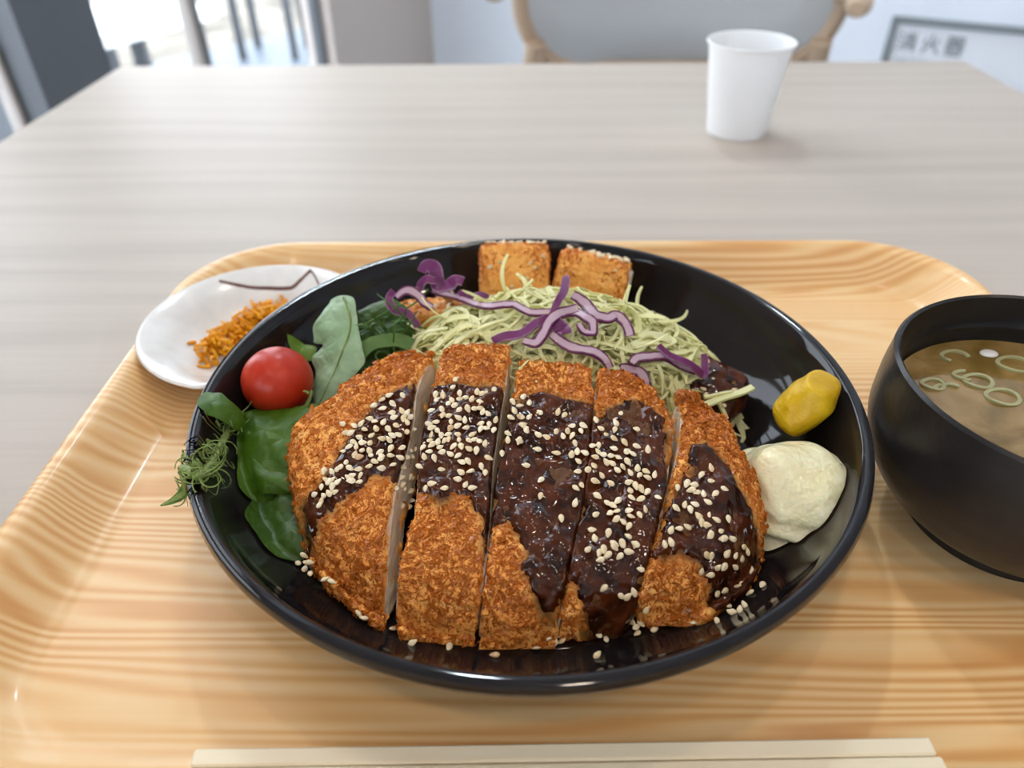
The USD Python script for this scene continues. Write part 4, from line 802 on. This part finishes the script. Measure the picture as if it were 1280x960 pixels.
seeds(c2(C5)[:25]+c4(D5)[:14], 'on the rightmost cutlet slice', 'sesame seeds on the rightmost cutlet slice')
pool_px = [(600+x/4.923, 720+y/4.923) for x, y in P6]
seeds(pool_px, 'in the sauce before the cutlet', 'sesame seeds in the sauce pool')
rest = c1(A2)[80:]+c1(A23)+c1(G12)+c2(C4)[56:]+c4(D4)+c2(C5)[25:]+c4(D5)[14:]+c4(PD)+[(360+x/4.923, 720+y/4.923) for x, y in P5]+[(220+x/6.4, 600+y/6.4) for x, y in PL]
Pr = hit(rest, food_top, .2, .36, 900); Ms = seed_place(Pr-ray(rest)*.0003)
for k, (c, size, rot, stn, lab) in enumerate(BP):
    for j in range((34, 26, 16, 16)[k]):
        l = np.array([rs.uniform(-.5, .5)*size[0]*.9, rs.uniform(-.5, .5)*size[1]*.9, size[2]/2]) if rs.random() < (.8 if k < 2 else 1) else np.array([rs.uniform(-.45, .45)*size[0], -size[1]/2, rs.uniform(0, .45)*size[2]])
        p = np.array(c)+(trimesh.transformations.euler_matrix(*rot)[:3, :3]@l); M = np.eye(4); Q = trimesh.transformations.random_rotation_matrix(rs.random(3)) if abs(l[2]-size[2]/2) > 1e-6 else trimesh.transformations.euler_matrix(rs.normal(0, .3), rs.normal(0, .3), rs.uniform(0, 6.28))
        M[:3, :3] = Q[:3, :3]*.95; M[:3, 3] = p+[0, 0, .0008]; Ms.append(M)
more = []
for M in Ms: q = SM.copy(); q.apply_transform(M); more.append(q)
obj('scattered_sesame_seeds', cat_(more), SEED[0], smooth=True, label='remaining sesame seeds in the gaps, along the sauce edge and on the fried pieces behind', cat='sesame seeds', kind='stuff')

# ------------------------------------------------------------------ small dish with orange pickle
DC = np.array([-.1333, .3140]); DIN = np.array([(0, .0084), (.022, .0085), (.031, .0100), (.039, .0148), (.0465, .0208), (.0535, .0246), (.0552, .0252)])
DOUT = np.array([(.0562, .0254), (.0570, .0248), (.0571, .0240), (.0545, .0228), (.0485, .0206), (.0415, .0148), (.0330, .0082), (.0270, .0066), (.0255, .0062), (.0250, .0042), (.0235, .0040), (.022, .0058), (0, .0060)])
DTO = PC-DC; DTO = DTO/np.hypot(*DTO)
def dish_squash(x, y):       # the dish is D shaped: its side towards the plate is flattened
    c_ = (x*DTO[0]+y*DTO[1])/np.maximum(np.hypot(x, y), 1e-9); return 1-.36*sstep((c_-.30)/.55)
dish, _ = thing('small_dish', 'small white D-shaped dish with brown line on the tray behind the plate', 'dish', (DC[0], DC[1], 0))
dm = lathe(np.vstack([dense(DIN), dense(DOUT)]), 160); dv = np.array(dm.vertices); dv[:, :2] *= dish_squash(dv[:, 0], dv[:, 1])[:, None]
obj('bowl', tm(dv, dm.faces), WHITE_CERAMIC, dish, 50)
def dish_z(x, y): return np.interp(np.hypot(x-DC[0], y-DC[1])/dish_squash(x-DC[0], y-DC[1]), DIN[:, 0], DIN[:, 1], right=.0245)
for pts in ([(274, 353), (310, 360), (340, 361), (363, 361), (377, 350), (389, 338)], [(389, 339), (394, 347), (399, 357)]):
    P = smooth_curve(hit(pts, dish_z), 40); P[:, 2] = dish_z(P[:, 0], P[:, 1])+.0002
    nrm = np.c_[-(P[:, :2]-DC)/.05, np.full(len(P), .6)]
    obj('painted_line', moved(ribbon(P, .0021 if len(pts) > 3 else .0009, .0003, up=nrm)[0], (-DC[0], -DC[1], 0)), BROWN_LINE, dish, 60, label='brown painted line inside the dish')
r = np.random.default_rng(8); pk = []
pc = [hit([p], dish_z)[0] for p in [(268, 440), (285, 428), (300, 418), (318, 410), (335, 398), (280, 445), (310, 425), (345, 405), (360, 400)]]
for k in range(420):
    c = pc[r.integers(len(pc))]+np.r_[r.normal(0, .0042, 2), 0]; c[:2] = DC+(c[:2]-DC)*min(1, .036*dish_squash(*(c[:2]-DC))/np.hypot(*(c[:2]-DC))); c[2] = dish_z(c[0], c[1])+r.uniform(.0005, .010)*math.exp(-(min(np.hypot(*(c[:2]-p[:2])) for p in pc)/.006)**2)+.0008
    d = r.normal(size=3)*[1, 1, .5]; d /= np.linalg.norm(d); ax = r.normal(size=3); Q = [c]; n = 7; L = r.uniform(.004, .008)
    for q in range(n-1): d = d+np.cross(ax, d)*.15; d /= np.linalg.norm(d); Q.append(Q[-1]+d*L/n)
    Q = np.array(Q); Q[:, 2] = np.maximum(Q[:, 2], dish_z(Q[:, 0], Q[:, 1])+.0006); pk.append(tube(Q, np.linspace(.0011, .0006, n), 6))
obj('orange_pickle', cat_(pk), ORANGE, smooth=60, label='small heap of bright orange shredded pickle in the white dish', cat='pickle', kind='stuff')

# ------------------------------------------------------------------ soup bowl, soup, scallion
SC = np.array([.1880, .2030])
SIN = np.array([(0, .0150), (.020, .0160), (.035, .0215), (.046, .0340), (.0510, .0460), (.0528, .0565), (.0522, .0580), (.0532, .0600), (.0540, .0708)])
SOUT = np.array([(.0550, .0716), (.0560, .0710), (.0566, .0660), (.0576, .0560), (.0578, .0460), (.0560, .0360), (.0505, .0240), (.0425, .0150), (.0370, .0115), (.0355, .0105), (.0350, .0050), (.0335, .0040), (.0310, .0040), (.0300, .0080), (0, .0085)])
sb, _ = thing('soup_bowl', 'black lacquer soup bowl at the right edge of the tray', 'bowl', (SC[0], SC[1], 0))
obj('bowl', lathe(np.vstack([dense(SIN), dense(SOUT)]), 120), LACQUER, sb, 35)
SZ = .0515; sr = np.interp(SZ, SIN[:, 1][:6], SIN[:, 0][:6])-.0002
obj('miso_soup', moved(lathe([(0, SZ), (sr-.002, SZ), (sr, SZ+.0004), (sr-.001, SZ-.004), (0, SZ-.006)], 90), (SC[0], SC[1], 0)), SOUP, smooth=50, label='cloudy golden miso soup in the black bowl', cat='soup')
RG = [((1194, 447), .0052, 0, 4.0, 'scallion ring drifting near the left wall of the soup bowl'), ((1222, 477), .0052, 0, 6.28, 'round pale scallion ring in the middle of the soup'), ((1253, 497), .0058, 0, 6.28, 'widest scallion ring floating nearest the viewer in the soup'), ((1166, 481), .0040, 0, 6.28, 'small scallion ring at the left edge of the soup'),
      ((1268, 456), .0062, 0, 5.0, 'open scallion ring at the far side of the soup'), ((1186, 489), .0050, .5, 2.2, 'short curved scallion strip at the front left of the soup'), ((1204, 470), .0035, 1, 4.2, 'half sunk scallion curl between the two rings')]
for (p, rr_, a0, sweep, lab) in RG:
    c = at([p], SZ)[0]; q = np.linspace(a0, a0+sweep, 36); P = np.c_[rr_*np.cos(q), rr_*.8*np.sin(q), .0004+.0004*np.sin(2*q)]
    o = usdkit.mesh(stage, numbered('/World/scallion_ring'), ribbon(P-np.array([0, 0, .0006]), .0015, .0016)[0], SCALLION, smooth=60); o.AddTranslateOp().Set(Gf.Vec3d(*map(float, c))); tag(o, lab, 'scallion')
c = at([(1236, 442)], SZ)[0]
bb = trimesh.creation.icosphere(3); bb.apply_scale([.0036, .0026, .0012]); obj('tofu_crumb', moved(bb, c), WHITE_CERAMIC, smooth=True, label='small white tofu crumb floating at the back of the soup', cat='tofu')

# ------------------------------------------------------------------ chopsticks, paper cup
cp, loc = thing('disposable_chopsticks', 'unsplit pair of pale wooden chopsticks at the front of the tray', 'chopsticks', (.0115, .1045, TZ))
A, B_ = at([(239, 946)], .0095)[0], at([(1168, 931)], .0095)[0]; ang = math.atan2(B_[1]-A[1], B_[0]-A[0]); L = np.hypot(*(B_-A)[:2])
for k, off in enumerate((.0, -.0056)):
    m = rbox(-L/2-k*.001, L/2+k*.001, -.0026, .0026, 0, .0052, .0006); m.apply_translation([0, off, 0]); m.apply_transform(trimesh.transformations.rotation_matrix(ang, [0, 0, 1]))
    m.apply_translation([(A[0]+B_[0])/2-loc[0], (A[1]+B_[1])/2-loc[1], 0]); obj('stick', m, CHOP, cp, False)
cu = np.array([.1915, .6620])
cup, _ = thing('paper_cup', 'plain white paper cup standing alone at the back of the table', 'cup', (cu[0], cu[1], 0))
ci = [(0, .0060), (.0240, .0060), (.0248, .0070), (.0340, .0740)]; co = [(.0345, .0752), (.0357, .0757), (.0364, .0747), (.0357, .0736), (.0344, .0732), (.0255, .0006), (.0248, 0), (.0242, .0006), (.0238, .0048), (0, .0048)]
obj('wall', lathe(ci+co, 96), PAPER, cup, 40)
